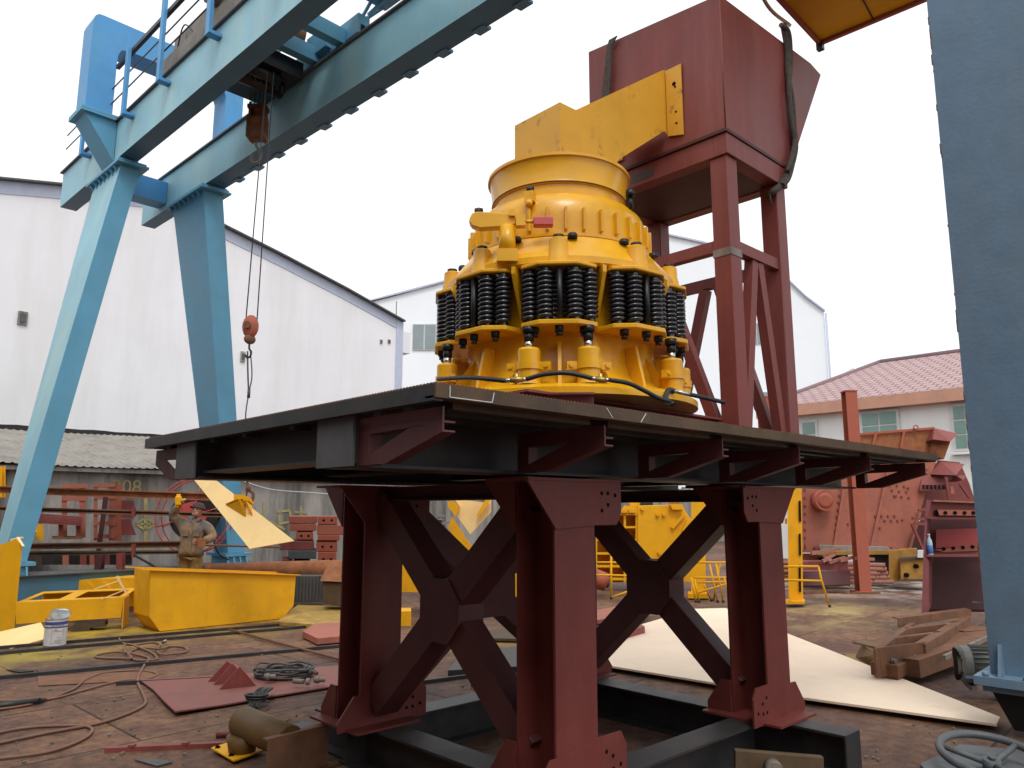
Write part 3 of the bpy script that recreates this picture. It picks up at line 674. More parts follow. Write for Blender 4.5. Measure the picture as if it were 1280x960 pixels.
# ================================================================ PLATFORM
XN,YN,AA,BB,LW,LD=2.92,2.75,2.0,1.69,.30,.27
ZT,ZB=1.755,.25
def platform():
    t=thing('steel_platform','tall dark red steel platform on four braced columns, carrying the yellow crusher','platform',(XN+AA/2,YN+BB/2,0))
    # base frame
    m=MB()
    for y in (YN,YN+BB): m.hbeam((XN-.15-(.1 if y==YN else 0),y,.125),(XN+AA-.13,y,.125),.2,.25,.014)
    m.build('base_beam','mill',t)
    m=MB()
    m.hbeam((XN,YN-.75,.125),(XN,YN+BB+.5,.125),.2,.248,.014); m.build('base_beam','mill',t)
    m=MB(); m.hbeam((XN+AA,2.16,.125),(XN+AA,YN+BB+.45,.125),.2,.248,.014); m.prism([(XN+AA-.102,2.15,.0),(XN+AA+.102,2.15,.0),(XN+AA+.102,2.15,.249),(XN+AA-.102,2.15,.249)],(0,.012,0)); m.build('base_beam','mill',t)
    def wing(m,x,y,w,d,top,ys):      # gusset plates round one column end; ys = side carrying the cross brace
        z=ZT if top else ZB; s=-1 if top else 1
        hx=.22; hz=.27
        yf=y-d/2-.012
        inn=[(.21,0),(.21,.17),(.17,.235),(0,.235)]; out=[(.21,0),(0,.25)] if top else [(.16,0),(.17,.05),(.05,.2),(0,.2)]
        Rr,Ll=(inn,out) if ys else (out,inn)
        m.prism([(x+w/2+a,yf,z+s*b_) for a,b_ in Rr]+[(x-w/2-a,yf,z+s*b_) for a,b_ in Ll[::-1]],(0,.012,0))
        for xf in (x-w/2-.012,):
            y0=y-d/2+.002; y1=y+d/2
            m.prism([(xf,y1+.001,z),(xf,y1+.18,z),(xf,y1+.18,z+s*.06),(xf,y1+.07,z+s*hz*.8),(xf,y1+.001,z+s*hz*.8)],(.012,0,0)) if not top else m.prism([(xf,y1+.001,z),(xf,y1+.24,z),(xf,y1+.001,z+s*hz)],(.012,0,0))
        m.box((x-w/2-(.2 if top else .1),y-d/2-(.02 if top else .13),z-(.014 if top else 0)),(x+w/2+(.2 if top else .08),y+d/2+(.02 if top else .17),z+(0 if top else .014)))
    for ix,x in enumerate((XN,XN+AA)):
        for iy,y in enumerate((YN,YN+BB)):
            m=MB(); w,d=LW,LD
            m.box((x-w/2,y-d/2,ZB+.015),(x+w/2,y-d/2+.014,ZT-.015)); m.box((x-w/2,y+d/2-.014,ZB+.015),(x+w/2,y+d/2,ZT-.015)); m.box((x-.006,y-d/2+.0145,ZB+.015),(x+.006,y+d/2-.0145,ZT-.015))
            o=m.build('column','red_p',t)
            m=MB(); wing(m,x,y,w,d,True,ix==0); wing(m,x,y,w,d,False,ix==0); m.build('gusset_plate','red_p',o)
            b=MB()
            for z0,s in ((ZT,-1),(ZB,1)):
                for dx,dz in ((.05,.07),(.10,.07),(.05,.16),(.10,.13),(.16,.08)):
                    for sg in ((1,) if ix==0 else (-1,)): b.tube((x+sg*(w/2+dx),y-d/2-.0135,z0+s*dz),(x+sg*(w/2+dx),y-d/2-.011,z0+s*dz),.011,n=8)
            b.build('bolt_hole','void',o)
    for x in (XN,XN+AA):
        for k in (0,1):
            za,zb=(ZT-.10,ZB+.14) if k==0 else (ZB+.14,ZT-.10)
            m=MB(); m.beam((x+k*.003,YN+.155,za),(x+k*.003,YN+BB-.155,zb),.17-k*.012,.18); m.bevel(.004); 
            m.build('cross_brace','red_b',t)
        yc=YN+BB/2; zc=(ZT+ZB+.04)/2; m=MB()
        m.prism([(x-.094,yc+a*g,zc+b_*g) for g in ((.82 if x==XN else .9),) for a,b_ in ((-.22,-.08),(-.10,-.22),(.10,-.22),(.22,-.08),(.22,.08),(.10,.22),(-.10,.22),(-.22,.08))],(.187,0,0))
        m.build('brace_gusset','red_b',t)
    yb=YN+BB
    for k in (0,1):     # cross brace of the rear face
        za,zb=(ZT-.10,ZB+.14) if k==0 else (ZB+.14,ZT-.10)
        m=MB(); m.beam((XN+.17,yb+k*.003,za),(XN+AA-.17,yb+k*.003,zb),.17-k*.012,.18,up=UP); m.bevel(.004); m.build('cross_brace','red_b',t)
    xc=XN+AA/2; zc=(ZT+ZB+.04)/2; m=MB()
    m.prism([(xc+a,yb-.094,zc+b_) for a,b_ in ((-.24,-.08),(-.12,-.21),(.12,-.21),(.24,-.08),(.24,.08),(.12,.21),(-.12,.21),(-.24,.08))],(0,.187,0)); m.build('brace_gusset','red_b',t)
    # long girders
    for y0,y1,x1 in ((2.65,2.90,6.45),(4.28,4.52,6.45)):
        m=MB(); yc=(y0+y1)/2; m.hbeam((1.66,yc,1.895),(x1,yc,1.895),y1-y0,.25,.014)
        m.build('long_girder','mill',t)
        m=MB(); m.prism([(1.63,y0-.005,1.772),(1.63,y1+.03,1.772),(1.63,y1+.03,2.03),(1.63,y0-.005,2.03)],(.012,0,0)); m.build('end_plate','grey_st',t)
    m=MB()
    for x in (1.75,2.5,3.45,4.4,5.4,6.35): m.hbeam((x,2.93,1.90),(x,4.24,1.90),.15,.20,.012)
    m.build('cross_beam','mill',t)
    m=MB()
    for x in (XN,XN+AA): m.hbeam((x,YN-.1,1.70),(x,YN+BB+.1,1.70),.1,.09,.01)
    m.build('head_beam','red_dk',t)
    # cantilever brackets (arm, root post, sloping strut)
    def bracket(x,s,y0,y1):
        # channel sections with their webs towards -X: root post, arm, sloping strut with a stiffening lip
        m=MB(); w=.06; L_=abs(y1-y0)
        yz=lambda a,z:(x-w/2,y0+s*a,z)
        def chan(P,fl):
            m.prism([yz(*p) for p in P],(.008,0,0))
            for i in fl:
                a,b=V(yz(*P[i])),V(yz(*P[(i+1)%len(P)])); c=sum((V(yz(*p)) for p in P),V((0,0,0)))/len(P)
                n_=((c-(a+b)/2)); d=(b-a).normalized(); n_=(n_-d*n_.dot(d)).normalized()*.007
                m.prism([a+X*.0085,b+X*.0085,b+n_+X*.0085,a+n_+X*.0085],X*(w-.01))
        chan([(.0,1.774),(.075,1.774),(.075,1.962),(.0,1.962)],(0,1,3))
        chan([(.076,1.895),(L_-.006,1.905),(L_-.006,1.962),(.076,1.962)],(0,))
        chan([(.076,1.774),(.19,1.774),(L_-.006,1.872),(L_-.006,1.904),(L_*.64,1.9035),(.076,1.812)],(1,))
        for z in (1.80,1.86,1.93): m.tube((x-w/2-.002,y0+s*.035,z),(x-w/2,y0+s*.035,z),.007,n=8)
        return m
    for x in (1.69,2.58,3.53,4.38,5.42,6.48): bracket(x,-1,2.648,2.10).build('bracket','red_b',t)
    for x in (1.69,3.6,5.42,6.48): bracket(x,1,4.525,4.98).build('bracket','red_dk',t)
    # deck: steel plate on angle stringers with folded, serrated edge
    m=MB(); m.box((1.64,2.10,2.018),(6.62,4.98,2.030)); 
    d=m.build('deck_plate','mill',t)
    m=MB()
    m.box((1.60,2.068,1.985),(6.64,2.080,2.034)); m.box((1.60,2.0805,1.985),(6.64,2.13,1.993)); m.box((6.625,2.081,1.975),(6.637,5.0,2.034))
    o=m.build('deck_edge','rust_yel',t)
    m=MB(); m.box((1.60,2.081,1.975),(1.612,5.0,2.034)); m.box((1.6125,2.081,1.975),(1.64,5.0,1.985)); m.box((1.60,5.0,1.975),(6.637,5.012,2.034)); m.build('deck_edge','mill',t)
    m=MB()      # grating teeth
    for i in range(250): 
        x=1.612+i*.02; m.box((x,2.083,2.0345),(x+.008,2.12,2.042))
    for i in range(140):
        y=2.1+i*.0205; m.box((1.604,y,2.0345),(1.63,y+.008,2.041))
    m.build('grating_tooth','rust',t)['kind']='stuff'
    ch=MB()
    def cl(a,b): ch.beam((a[0],2.0665,a[1]),(b[0],2.0665,b[1]),.003,.003,up=Y)
    cl((1.66,2.03),(1.66,1.99)); cl((1.66,1.99),(1.86,1.99)); cl((1.86,1.99),(1.87,2.028)); cl((2.52,2.03),(2.56,1.99)); cl((2.80,2.03),(2.76,1.988))
    ch.build('chalk_mark','frame_w',o)
    m=MB()
    for y in (2.30,2.50,3.2,3.7,4.1,4.75): m.box((1.66,y,1.962),(6.60,y+.045,2.0175))
    m.build('stringer','mill',t)
    m=MB()
    for i in range(5):
        x0=(1.75,2.64,3.59,4.44,5.48)[i]; x1=(2.52,3.47,4.32,5.36,6.42)[i]; m.box((x0,2.16,1.965),(x1,2.20,2.0)); 
    m.build('edge_stringer','rust_yel',t)
M['red_b']=mat('bracket_primer',(.085,.020,.021),.55,var=.2,scale=4,dirt=(.13,.045,.04),damt=.4,dscale=6,bump=.1)
platform()
# ================================================================ CONE CRUSHER
CC=V((3.905,3.615,0)); TH0=math.atan2(-CC.y,-CC.x)      # angle that faces the camera
def cp(r,deg,z):    # deg: 0 faces the camera, positive = to the right in the photo
    a=TH0+math.radians(deg); return V((CC.x+r*math.cos(a),CC.y+r*math.sin(a),z))
def crusher():
    t=thing('cone_crusher','glossy yellow cone crusher with black coil springs standing on the platform','crusher',(CC.x,CC.y,2.27))
    prof=lambda P:[(r,z) for r,z in P]
    c=V((CC.x,CC.y,0))
    def L(P,name,mt='yellow',n=96):
        Q_=[]
        for p in P: Q_+= [p]
        return MB().lathe(Q_,c,n).build(name,mt,t)
    E2=lambda p:[p,p]
    # main frame body
    P=[(.94,2.27)]+E2((.94,2.31))+[(.90,2.335)]+E2((.78,2.345))+[(.70,2.42),(.665,2.52),(.655,2.66)]+[(.655,2.95),(.67,3.08)]+E2((.69,3.10))+[(.3,3.10),(.3,2.27),(.94,2.27)]
    body=L(P,'main_frame')
    # support ring / flange
    P=[(.60,3.095)]+E2((.79,3.095))+E2((.81,3.11))+E2((.81,3.15))+E2((.785,3.185))+E2((.70,3.285))+E2((.67,3.325))+E2((.62,3.335))+[(.5,3.335),(.5,3.095),(.60,3.095)]
    ring=L(P,'support_ring')
    # adjustment ring
    P=[(.58,3.337)]+E2((.655,3.337))+E2((.655,3.355))+E2((.635,3.36))+[(.632,3.50),(.622,3.57),(.60,3.62)]+E2((.560,3.662))+E2((.50,3.675))+[(.4,3.675),(.4,3.337),(.58,3.337)]
    adj=L(P,'adjustment_ring')
    for k in range(34):
        a=k*360/34+4; p=cp(.636,a,3.37); n_=(cp(1,a,0)-cp(0,a,0)); tt=n_.cross(UP)
        r=MB(); r.obox(p+UP*.085+n_*.010,n_*.018,tt*.009,UP*.078); r.bevel(.004); r.build('stiffening_rib','yellow',adj)
    r=MB()
    for k in range(12):
        a=k*30+7; p=cp(.70,a,3.30); r.tube(p,p+UP*.025,.032,n=12); r.ball(p+UP*.025,.03,(1,1,.5),12)
    r.build('cap_bolt','bolt',ring)
    # feed ring (hopper collar): plain drum with rolled rim
    P=[(.455,3.676)]+E2((.475,3.676))+E2((.475,3.775))+[(.49,3.78)]+E2((.49,3.79))+[(.487,3.80),(.502,3.93)]+E2((.508,3.955))+E2((.522,3.957))+E2((.522,3.978))+E2((.47,3.978))+[(.47,3.676),(.455,3.676)]
    col=L(P,'feed_collar')
    r=MB().lathe([(.4895,3.777),(.494,3.777),(.494,3.783),(.4895,3.783)],c,96); r.build('collar_seam','bolt',col)
    # top bolts with dark heads round the shoulder
    for a,z,s in ((-72,3.62,1),(55,3.66,1.1),(-17,3.66,0)):
        p=cp(.60,a,z)
        if s:
            m=MB(); m.tube(p-UP*.03,p+UP*.06,.017,n=8); m.tube(p+UP*.06,p+UP*.10,.035,n=6); m.build('lifting_bolt','bolt',adj)
        else:
            n_=(cp(1,a,0)-cp(0,a,0)); tt=n_.cross(UP); q=cp(.635,a,3.60)
            m=MB(); m.obox(q+UP*.02,n_*.03,tt*.03,UP*.035); m.tube(q-UP*.05+n_*.02,q-UP*.01+n_*.02,.026,n=6); m.build('lug','yellow',adj)
            m=MB(); m.tube(q+UP*.056,q+UP*.085,.03,n=6); m.build('lug_bolt','bolt',adj)
    # spring packs
    def plate_poly(r0,r1,hw,z,th,ang,mb):
        n_=(cp(1,ang,0)-cp(0,ang,0)); tt=UP.cross(n_); b=cp(0,ang,z)
        pts=[b+n_*r0-tt*hw,b+n_*(r1-.10)-tt*hw,b+n_*(r1-.005)-tt*hw*.52,b+n_*(r1-.005)+tt*hw*.52,b+n_*(r1-.10)+tt*hw,b+n_*r0+tt*hw]
        mb.prism(pts,UP*th)
    for k in range(9):
        ang=-0.3+40*k
        if ang>180: ang-=360
        m=MB(); plate_poly(.66,.895,.235,3.068,.025,ang,m); m.bevel(.006); up_=m.build('spring_pack','yellow',t)
        m=MB(); plate_poly(.60,.895,.235,2.695,.032,ang,m); m.bevel(.006); m.build('lower_plate','yellow',up_)
        n_=(cp(1,ang,0)-cp(0,ang,0)); tt=UP.cross(n_); b=cp(0,ang,0)
        if abs(ang)<=112:
            for (rr,off) in ((.77,-.180),(.825,-.084),(.825,.094),(.77,.186),(.725,-.035),(.725,.045)):
                o=b+n_*rr+tt*off; z0,z1=2.730,3.066; turns=10.5; N=int(turns*12)
                pts=[o+V((math.cos(j*2*PI/12)*.044,math.sin(j*2*PI/12)*.044,z0+.012+(z1-z0-.024)*j/N)) for j in range(N+1)]
                m=MB(); m.path(pts,.0128,n=6); m.tube(o+UP*z0,o+UP*z1,.036,n=10,cap=False); m.build('coil_spring','black',up_)
            m=MB(); o=b+n_*.85+tt*.005; m.tube(o+UP*2.74,o+UP*3.058,.019,n=12); m.build('pack_bolt','bolt',up_)
        m=MB()
        for off,rr in ((-.15,.80),(0,.84),(.15,.80)):
            o=b+n_*rr+tt*off; m.tube(o+UP*2.66,o+UP*2.704,.030,n=6); m.tube(o+UP*2.635,o+UP*2.66,.020,n=10)
        m.build('nut','bolt',up_)
        # boss above the ring over each pack
        m=MB(); p=b+n_*.775
        m.lathe([(.075,3.10),(.068,3.16),(.060,3.19),(.057,3.262),(.057,3.262),(.045,3.272),(0,3.272)],p,16); 
        bs=m.build('boss','yellow',ring); m=MB(); m.tube(p+UP*3.2725,p+UP*3.292,.036,n=10); m.build('boss_bolt','bolt',ring)
        # fin between packs
        a2=ang+20; n2=(cp(1,a2,0)-cp(0,a2,0)); t2=n2.cross(UP); b2=cp(0,a2,0)
        m=MB(); m.prism([b2+n2*.655+UP*2.72-t2*.012,b2+n2*.70+UP*2.80-t2*.012,b2+n2*.83+UP*3.05-t2*.012,b2+n2*.83+UP*3.094-t2*.012,b2+n2*.655+UP*3.094-t2*.012],t2*.024); m.prism([b2+n2*.66+UP*2.345-t2*.011,b2+n2*.86+UP*2.345-t2*.011,b2+n2*.665+UP*2.58-t2*.011],t2*.022)
        m.prism([b+n_*.66+UP*2.345-tt*.011,b+n_*.82+UP*2.345-tt*.011,b+n_*.75+UP*2.62-tt*.011,b+n_*.665+UP*2.62-tt*.011],tt*.022); m.build('fin','yellow',body)
    # hydraulic cylinders
    for a in (-13.2,11.8,60.5,86,-66,-94,130,180,-140):
        p=cp(.83,a,0); n_=(cp(1,a,0)-cp(0,a,0)); tt=n_.cross(UP)
        m=MB().lathe([(.075,2.34),(.075,2.34),(.070,2.36),(.070,2.36),(.070,2.55),(.070,2.55),(.062,2.563),(.062,2.563),(0,2.563)],p,24); cy=m.build('hydraulic_cylinder','yellow',t)
        m=MB().lathe([(.0705,2.43),(.079,2.43),(.079,2.43),(.079,2.475),(.079,2.475),(.0705,2.475)],p,24)
        for s in (-1,1): m.obox(p+tt*s*.10+UP*2.452,tt*.036,n_*.018,UP*.024); m.tube(p+tt*s*.112+UP*2.452+n_*.018,p+tt*s*.112+UP*2.452+n_*.032,.015,n=6)
        m.build('clamp','yellow',cy)
        m=MB(); m.tube(p+UP*2.563,p+UP*2.61,.026,n=12); m.build('rod','chrome',cy)
        m=MB(); m.tube(p+UP*2.61,p+UP*2.66,.030,n=8); m.tube(p+UP*2.66,p+UP*2.70,.040,n=8); m.build('rod_nut','bolt',cy)
    # hydraulic hoses round the foot
    R1=4.33
    def hp(L_): return smooth_path([qr(u,v,r) for u,v,r in L_],7)
    m=MB(); m.path(hp([(548,474,4.9),(585,472,4.55),(612,474,4.38),(632,476,4.33)]),.014,n=8)
    m.path(hp([(658,474,4.3),(680,468,4.27),(705,466,4.25),(725,469,4.25),(740,473,4.25)]),.014,n=8)
    m.path(hp([(762,475,4.28),(785,479,4.32),(805,488,4.38),(822,497,4.42),(838,502,4.45)]),.014,n=8)
    m.path(hp([(842,506,4.5),(832,498,4.55),(836,488,4.6),(843,489,4.62)]),.017,n=8); m.path(hp([(862,493,4.66),(880,497,4.7),(905,503,4.75)]),.014,n=8)
    m.build('hydraulic_hose','rubber',t)
    m=MB()
    for a,b in (((632,476),(640,475)),((652,474),(658,474)),((740,473),(746,474)),((756,475),(762,475)),((822,497),(838,505)),((843,489),(862,493))): m.tube(qr(*a,4.3 if a[0]<800 else 4.5),qr(*b,4.3 if b[0]<800 else 4.5),.013,n=8)
    m.build('hose_ferrule','chrome',t)
    m=MB()
    for a,b in (((638,475),(654,474)),((745,474),(757,475))):
        m.tube(qr(*a,4.29),qr(*b,4.27),.017,n=6); c0=(qr(*a,4.29)+qr(*b,4.27))/2; m.tube(c0-UP*.02,c0+UP*.035,.014,n=6)
    m.build('hose_tee','brass',t)
    # locking lever on the ring
    k=4.62; m=MB()
    q=lambda u,v,r=4.58:qr(u,v,r)
    m.prism([q(587,272),(q(590,266)),q(597,264),q(630,266),q(645,268),q(645,280),q(630,283),q(600,285),q(590,282),q(586,277)],FH*.07); m.bevel(.006); lv=m.build('lock_lever','yellow',t)
    m=MB(); m.tube(q(634,283,4.6),q(634,318,4.6),.05,.055,n=16); m.obox(q(634,322,4.6),_R*.065,FH*.06,UP*.04); m.build('lever_post','yellow',lv)
    m=MB(); m.obox(q(651,277,4.57),_R*.03,FH*.03,UP*.035); m.tube(q(656,277,4.55),q(668,277,4.55),.012,n=8); m.obox(q(640,267,4.58),_R*.02,FH*.02,UP*.02); m.build('lever_screw','yellow',lv)
    m=MB(); m.obox(q(679,278,4.55),_R*.062,FH*.03,UP*.028); m.bevel(.006); m.build('grip','pink',lv)
    # support beams under the crusher
crusher()
m=MB()
for i,y in enumerate((CC.y-.55,CC.y+.55)):
    m=MB(); m.hbeam((CC.x-.95,y,2.15),(CC.x+1.1,y,2.15),.16,.235,.014); solo(m,'support_beam','red',('dark red support beam under the near side of the crusher','dark red support beam under the far side of the crusher')[i],'beam')
m=MB(); p=cp(.93,-3,0); m.hbeam(p+V((-.17,.17,2.165)),p+V((.17,-.17,2.165)),.14,.20,.012); 
solo(m,'packing_beam','red','short dark red packing beam at the front foot of the crusher','beam')
m=MB(); m.box((CC.x+.9,3.0,2.032),(CC.x+1.35,3.45,2.05)); m.beam((4.6,2.6,2.045),(5.9,2.35,2.045),.05,.02)
# ================================================================ HOPPER TOWER
def tower():
    x0,x1,y0,y1=4.97,5.90,2.84,4.17
    t=thing('feed_hopper','big dark red steel feed hopper on a braced four-post frame, right of the crusher','hopper',((x0+x1)/2,(y0+y1)/2,2.035))
    w=.15; ZH=4.30
    for x in (x0,x1):
        for y in (y0,y1):
            m=MB(); xx=x+(w/2 if x==x0 else -w/2); yy=y+(w/2 if y==y0 else -w/2)
            m.box((xx-w/2,yy-w/2,2.04),(xx+w/2,yy+w/2,ZH-.002)); m.bevel(.006); o=m.build('post','red',t)
            m=MB(); m.box((xx-w/2-.05,yy-w/2-.05,2.033),(xx+w/2+.05,yy+w/2+.05,2.0395)); m.build('foot_plate','red',o)
    # top frame
    m=MB(); f=.02
    m.box((x0-f,y0-f,ZH),(x1+f,y0+.10,4.47)); m.box((x0-f,y1-.10,ZH),(x1+f,y1+f,4.47)); m.box((x0-f,y0+.1005,ZH),(x0+.10,y1-.1005,4.47)); m.box((x1-.10,y0+.1005,ZH),(x1+f,y1-.1005,4.47)); m.bevel(.004)
    m.build('top_frame','red',t)
    # girts at mid height
    gz=3.60
    m=MB(); m.beam((x0+w,y0+.06,gz),(x1-w,y0+.06,gz),.08,.09); m.beam((x0+.06,y0+w,gz),(x0+.06,y1-w,gz),.08,.09); m.beam((x1-.06,y0+w,gz),(x1-.06,y1-w,gz),.08,.09); m.beam((x0+w,y1-.06,gz),(x1-w,y1-.06,gz),.08,.09); m.build('girt','red',t)
    def br(a,b):
        m=MB(); m.beam(a,b,.075,.085); m.build('brace','red',t)
    xm=(x0+x1)/2; ym=(y0+y1)/2
    br((xm-.04,y0+.07,gz-.05),(x0+w+.02,y0+.07,2.06)); br((xm+.04,y0+.07,gz-.05),(x1-w-.02,y0+.07,2.06))
    br((x0+.07,ym+.04,gz-.05),(x0+.07,y0+w+.02,2.06)); br((x0+.07,ym+.1,gz-.05),(x0+.07,y1-w,2.06))
    br((x1-.07,ym-.04,gz-.05),(x1-.07,y0+w+.02,2.06)); br((x1-.07,ym+.1,gz-.05),(x1-.07,y1-w,2.06))
    # bin: box with one sloping back
    zb=4.50; zt=5.64; zf=5.78
    A=[(4.95,2.825,zb),(5.96,2.825,zb),(6.12,2.825,4.70),(6.76,2.825,5.71),(6.55,2.825,5.74),(4.95,2.825,zt)]
    m=MB(); N=1.36
    a=[m.bm.verts.new(p) for p in A]; b=[m.bm.verts.new((p[0],p[1]+N,p[2]+(.14 if p[2]>5 else 0))) for p in A]
    n=len(A)
    for i in range(n):
        if i in (3,4): continue
        m.bm.faces.new((a[i],a[(i+1)%n],b[(i+1)%n],b[i]))
    m.bm.faces.new(a[::-1]); m.bm.faces.new(b)
    o=m.build('bin','red',t)
    so=o.modifiers.new('s','SOLIDIFY'); so.thickness=.012; so.offset=-1
    m=MB(); m.box((4.93,2.81,4.472),(5.97,4.18,4.497)); m.build('bin_floor','red_dk',t)
    m=MB(); m.box((x0+.10,y0+.10,4.31),(x1-.10,y1-.10,4.33)); m.build('outlet_plate','red_dk',t)
    m=MB(); m.tube((4.949,2.824,4.50),(4.949,2.824,5.64),.006,n=6); m.tube((4.952,2.824,4.498),(5.96,2.824,4.498),.006,n=6); m.tube((4.948,2.826,4.498),(4.948,4.18,4.498),.006,n=6); m.build('weld_bead','red',t)
    m=MB(); c=qx(803,219,x0-f-.002); m.obox(c,X*.001,Y*.11,UP*.035); m.build('primer_scuff','grey_st',t)
    m=MB(); m.box((x0-.004,y0-.004,3.50),(x0+w+.004,y0+w+.004,3.56)); m.build('post_joint','scrap',t)
tower()
# ---- chute from hopper to crusher
def chute():
    t=thing('feed_chute','scuffed yellow steel chute leading from the red hopper down into the crusher','chute',(4.3,3.6,4.0))
    ya,yb=3.35,3.80
    side=[(3.65,4.42),(3.80,4.40),(4.90,5.23),(4.90,4.67),(4.30,4.21),(4.18,4.02),(3.65,4.00)]
    side=[(3.65,4.42),(3.81,4.425),(4.90,5.20),(4.90,4.66),(4.28,4.20),(4.20,3.95),(3.65,3.95)]
    for y in (ya,yb): 
        m=MB(); m.prism([(x,y,z) for x,z in side],(0,.008,0)); m.build('side_plate','chute',t)
    m=MB(); m.prism([(3.642,ya,3.95),(3.642,yb+.008,3.95),(3.642,yb+.008,4.42),(3.642,ya,4.42)],(.008,0,0)); m.build('front_plate','chute',t)
    m=MB(); m.prism([(4.90,ya+.009,4.665),(4.90,yb-.001,4.665),(4.28,yb-.001,4.205),(4.28,ya+.009,4.205)],(0,0,-.006)); m.build('floor_plate','chute',t)
    m=MB(); m.prism([(4.938,3.19,4.58),(4.938,3.34,4.62),(4.938,3.34,5.20),(4.938,3.19,5.20)],(-.01,0,0)); m.prism([(4.938,3.81,4.58),(4.938,3.95,4.58),(4.938,3.95,5.20),(4.938,3.81,5.20)],(-.01,0,0)); m.prism([(4.90,ya,4.66),(4.94,ya-.001,4.64),(4.94,ya-.001,5.22),(4.90,ya,5.20)],(0,.008,0)); m.build('bolt_flange','chute',t)
    m=MB()
    for z in (4.70,4.80,5.02): m.tube((4.925,3.25,z),(4.9275,3.25,z),.010,n=8)
    m.tube((4.925,3.26,5.05),(4.9277,3.26,5.05),.018,n=8)
    m.build('bolt_hole','void',t)
chute()
# ---- slings round the bin
m=MB()
def strap(m,pts,w,ax,th=.012):
    for a,b in zip(pts,pts[1:]): m.prism([a-ax*w/2,a+ax*w/2,b+ax*w/2,b-ax*w/2],ax.cross((b-a).normalized())*th)
P=[qy(u,v,2.81) for u,v in [(980,33),(984,60),(987,95),(990,130),(992,160),(995,185)]]
m.path(smooth_path([qy(u,v,2.80) for u,v in [(979,30),(984,60),(985,95),(990,130),(992,160),(994,185),(990,205),(985,222),(977,232)]]),.028,n=7)
m.path(smooth_path([qy(u,v,2.78) for u,v in [(976,31),(986,42),(988,80),(986,110),(989,150),(993,180),(984,215)]]),.022,n=7)
m.path(smooth_path([qy(985,215,2.80),qy(975,232,2.82),qy(962,243,2.9),qy(962,246,3.3)]),.03,n=7)
m.path(smooth_path([qy(962,243,2.86),qy(963,250,2.86),qy(965,256,2.86)]),.008,n=5)
solo(m,'lifting_sling','sling','frayed dark webbing sling hanging down the right face of the red hopper','sling')
m=MB(); pts=[qx(767,48,4.92),qx(762,60,4.915),qx(760,90,4.91),qx(757,125,4.91)]
for i,(a,b) in enumerate(zip(pts,pts[1:])):
    wa,wb=(.09,.05,.07,.10)[i],(.09,.05,.07,.10)[i+1]
    m.prism([a-Y*wa/2,a+Y*wa/2,b+Y*wb/2,b-Y*wb/2],X*-.012)
solo(m,'lifting_sling','sling','flat dark webbing sling over the left rim of the red hopper, above the chute','sling')
# ================================================================ YARD OBJECTS, LEFT
def pr(mb,pts,pl,th,dirn=None):      # polygon on a plane, real thickness away from the camera
    P=[pl(u,v) if not isinstance(pl,(int,float)) else qr(u,v,pl) for u,v in pts]
    if isinstance(pl,Wall): n=pl.n
    else:
        c=sum(P,V((0,0,0)))/len(P); n=V((c.x,c.y,0)); n=n/n.dot(FH)
    return mb.prism(P,(dirn or n)*th)
def trough():
    t=thing('yellow_trough','big yellow sheet-steel trough with cut lower corners before the worker','trough',(G(200,790)+G(356,775))/2)
    w=Wall(G(200,790),G(352,774)); n=w.n
    f=[(188,713),(370,719),(367,757),(353,773),(200,789),(187,771)]
    P=[w(u,v) for u,v in f]; P[4].z=max(P[4].z,.01)
    m=MB(); D=n*.62
    m.prism(P,n*.008); m.build('side_plate','yellow2',t)
    m=MB(); m.prism([p+D for p in P],n*.008); m.build('side_plate','yellow2',t)
    m=MB()
    for i in range(1,len(P)):
        a,b=P[i],P[(i+1)%len(P)]; nn=(b-a).cross(n).normalized()*.004
        m.prism([a+n*.0085,b+n*.0085,b+D-n*.0005,a+D-n*.0005],nn)
    m.build('end_and_floor_plate','yellow2',t)
    m=MB(); a,b=P[0],P[1]; tt=(b-a).normalized(); m.prism([a-tt*.12-n*.05,b+tt*.05-n*.05,b+tt*.05+n*.0,a-tt*.12+n*.0],UP*.012); m.prism([a-tt*.12+D,b+D,b+D+n*.06,a-tt*.12+D+n*.06],UP*.012); m.build('top_lip','yellow2',t)
    m=MB(); c=w(259,716); m.obox(w(259,750)-n*.002,w.t*.004,n*.002,UP*.37); m.build('seam','yellow2',t)
trough()
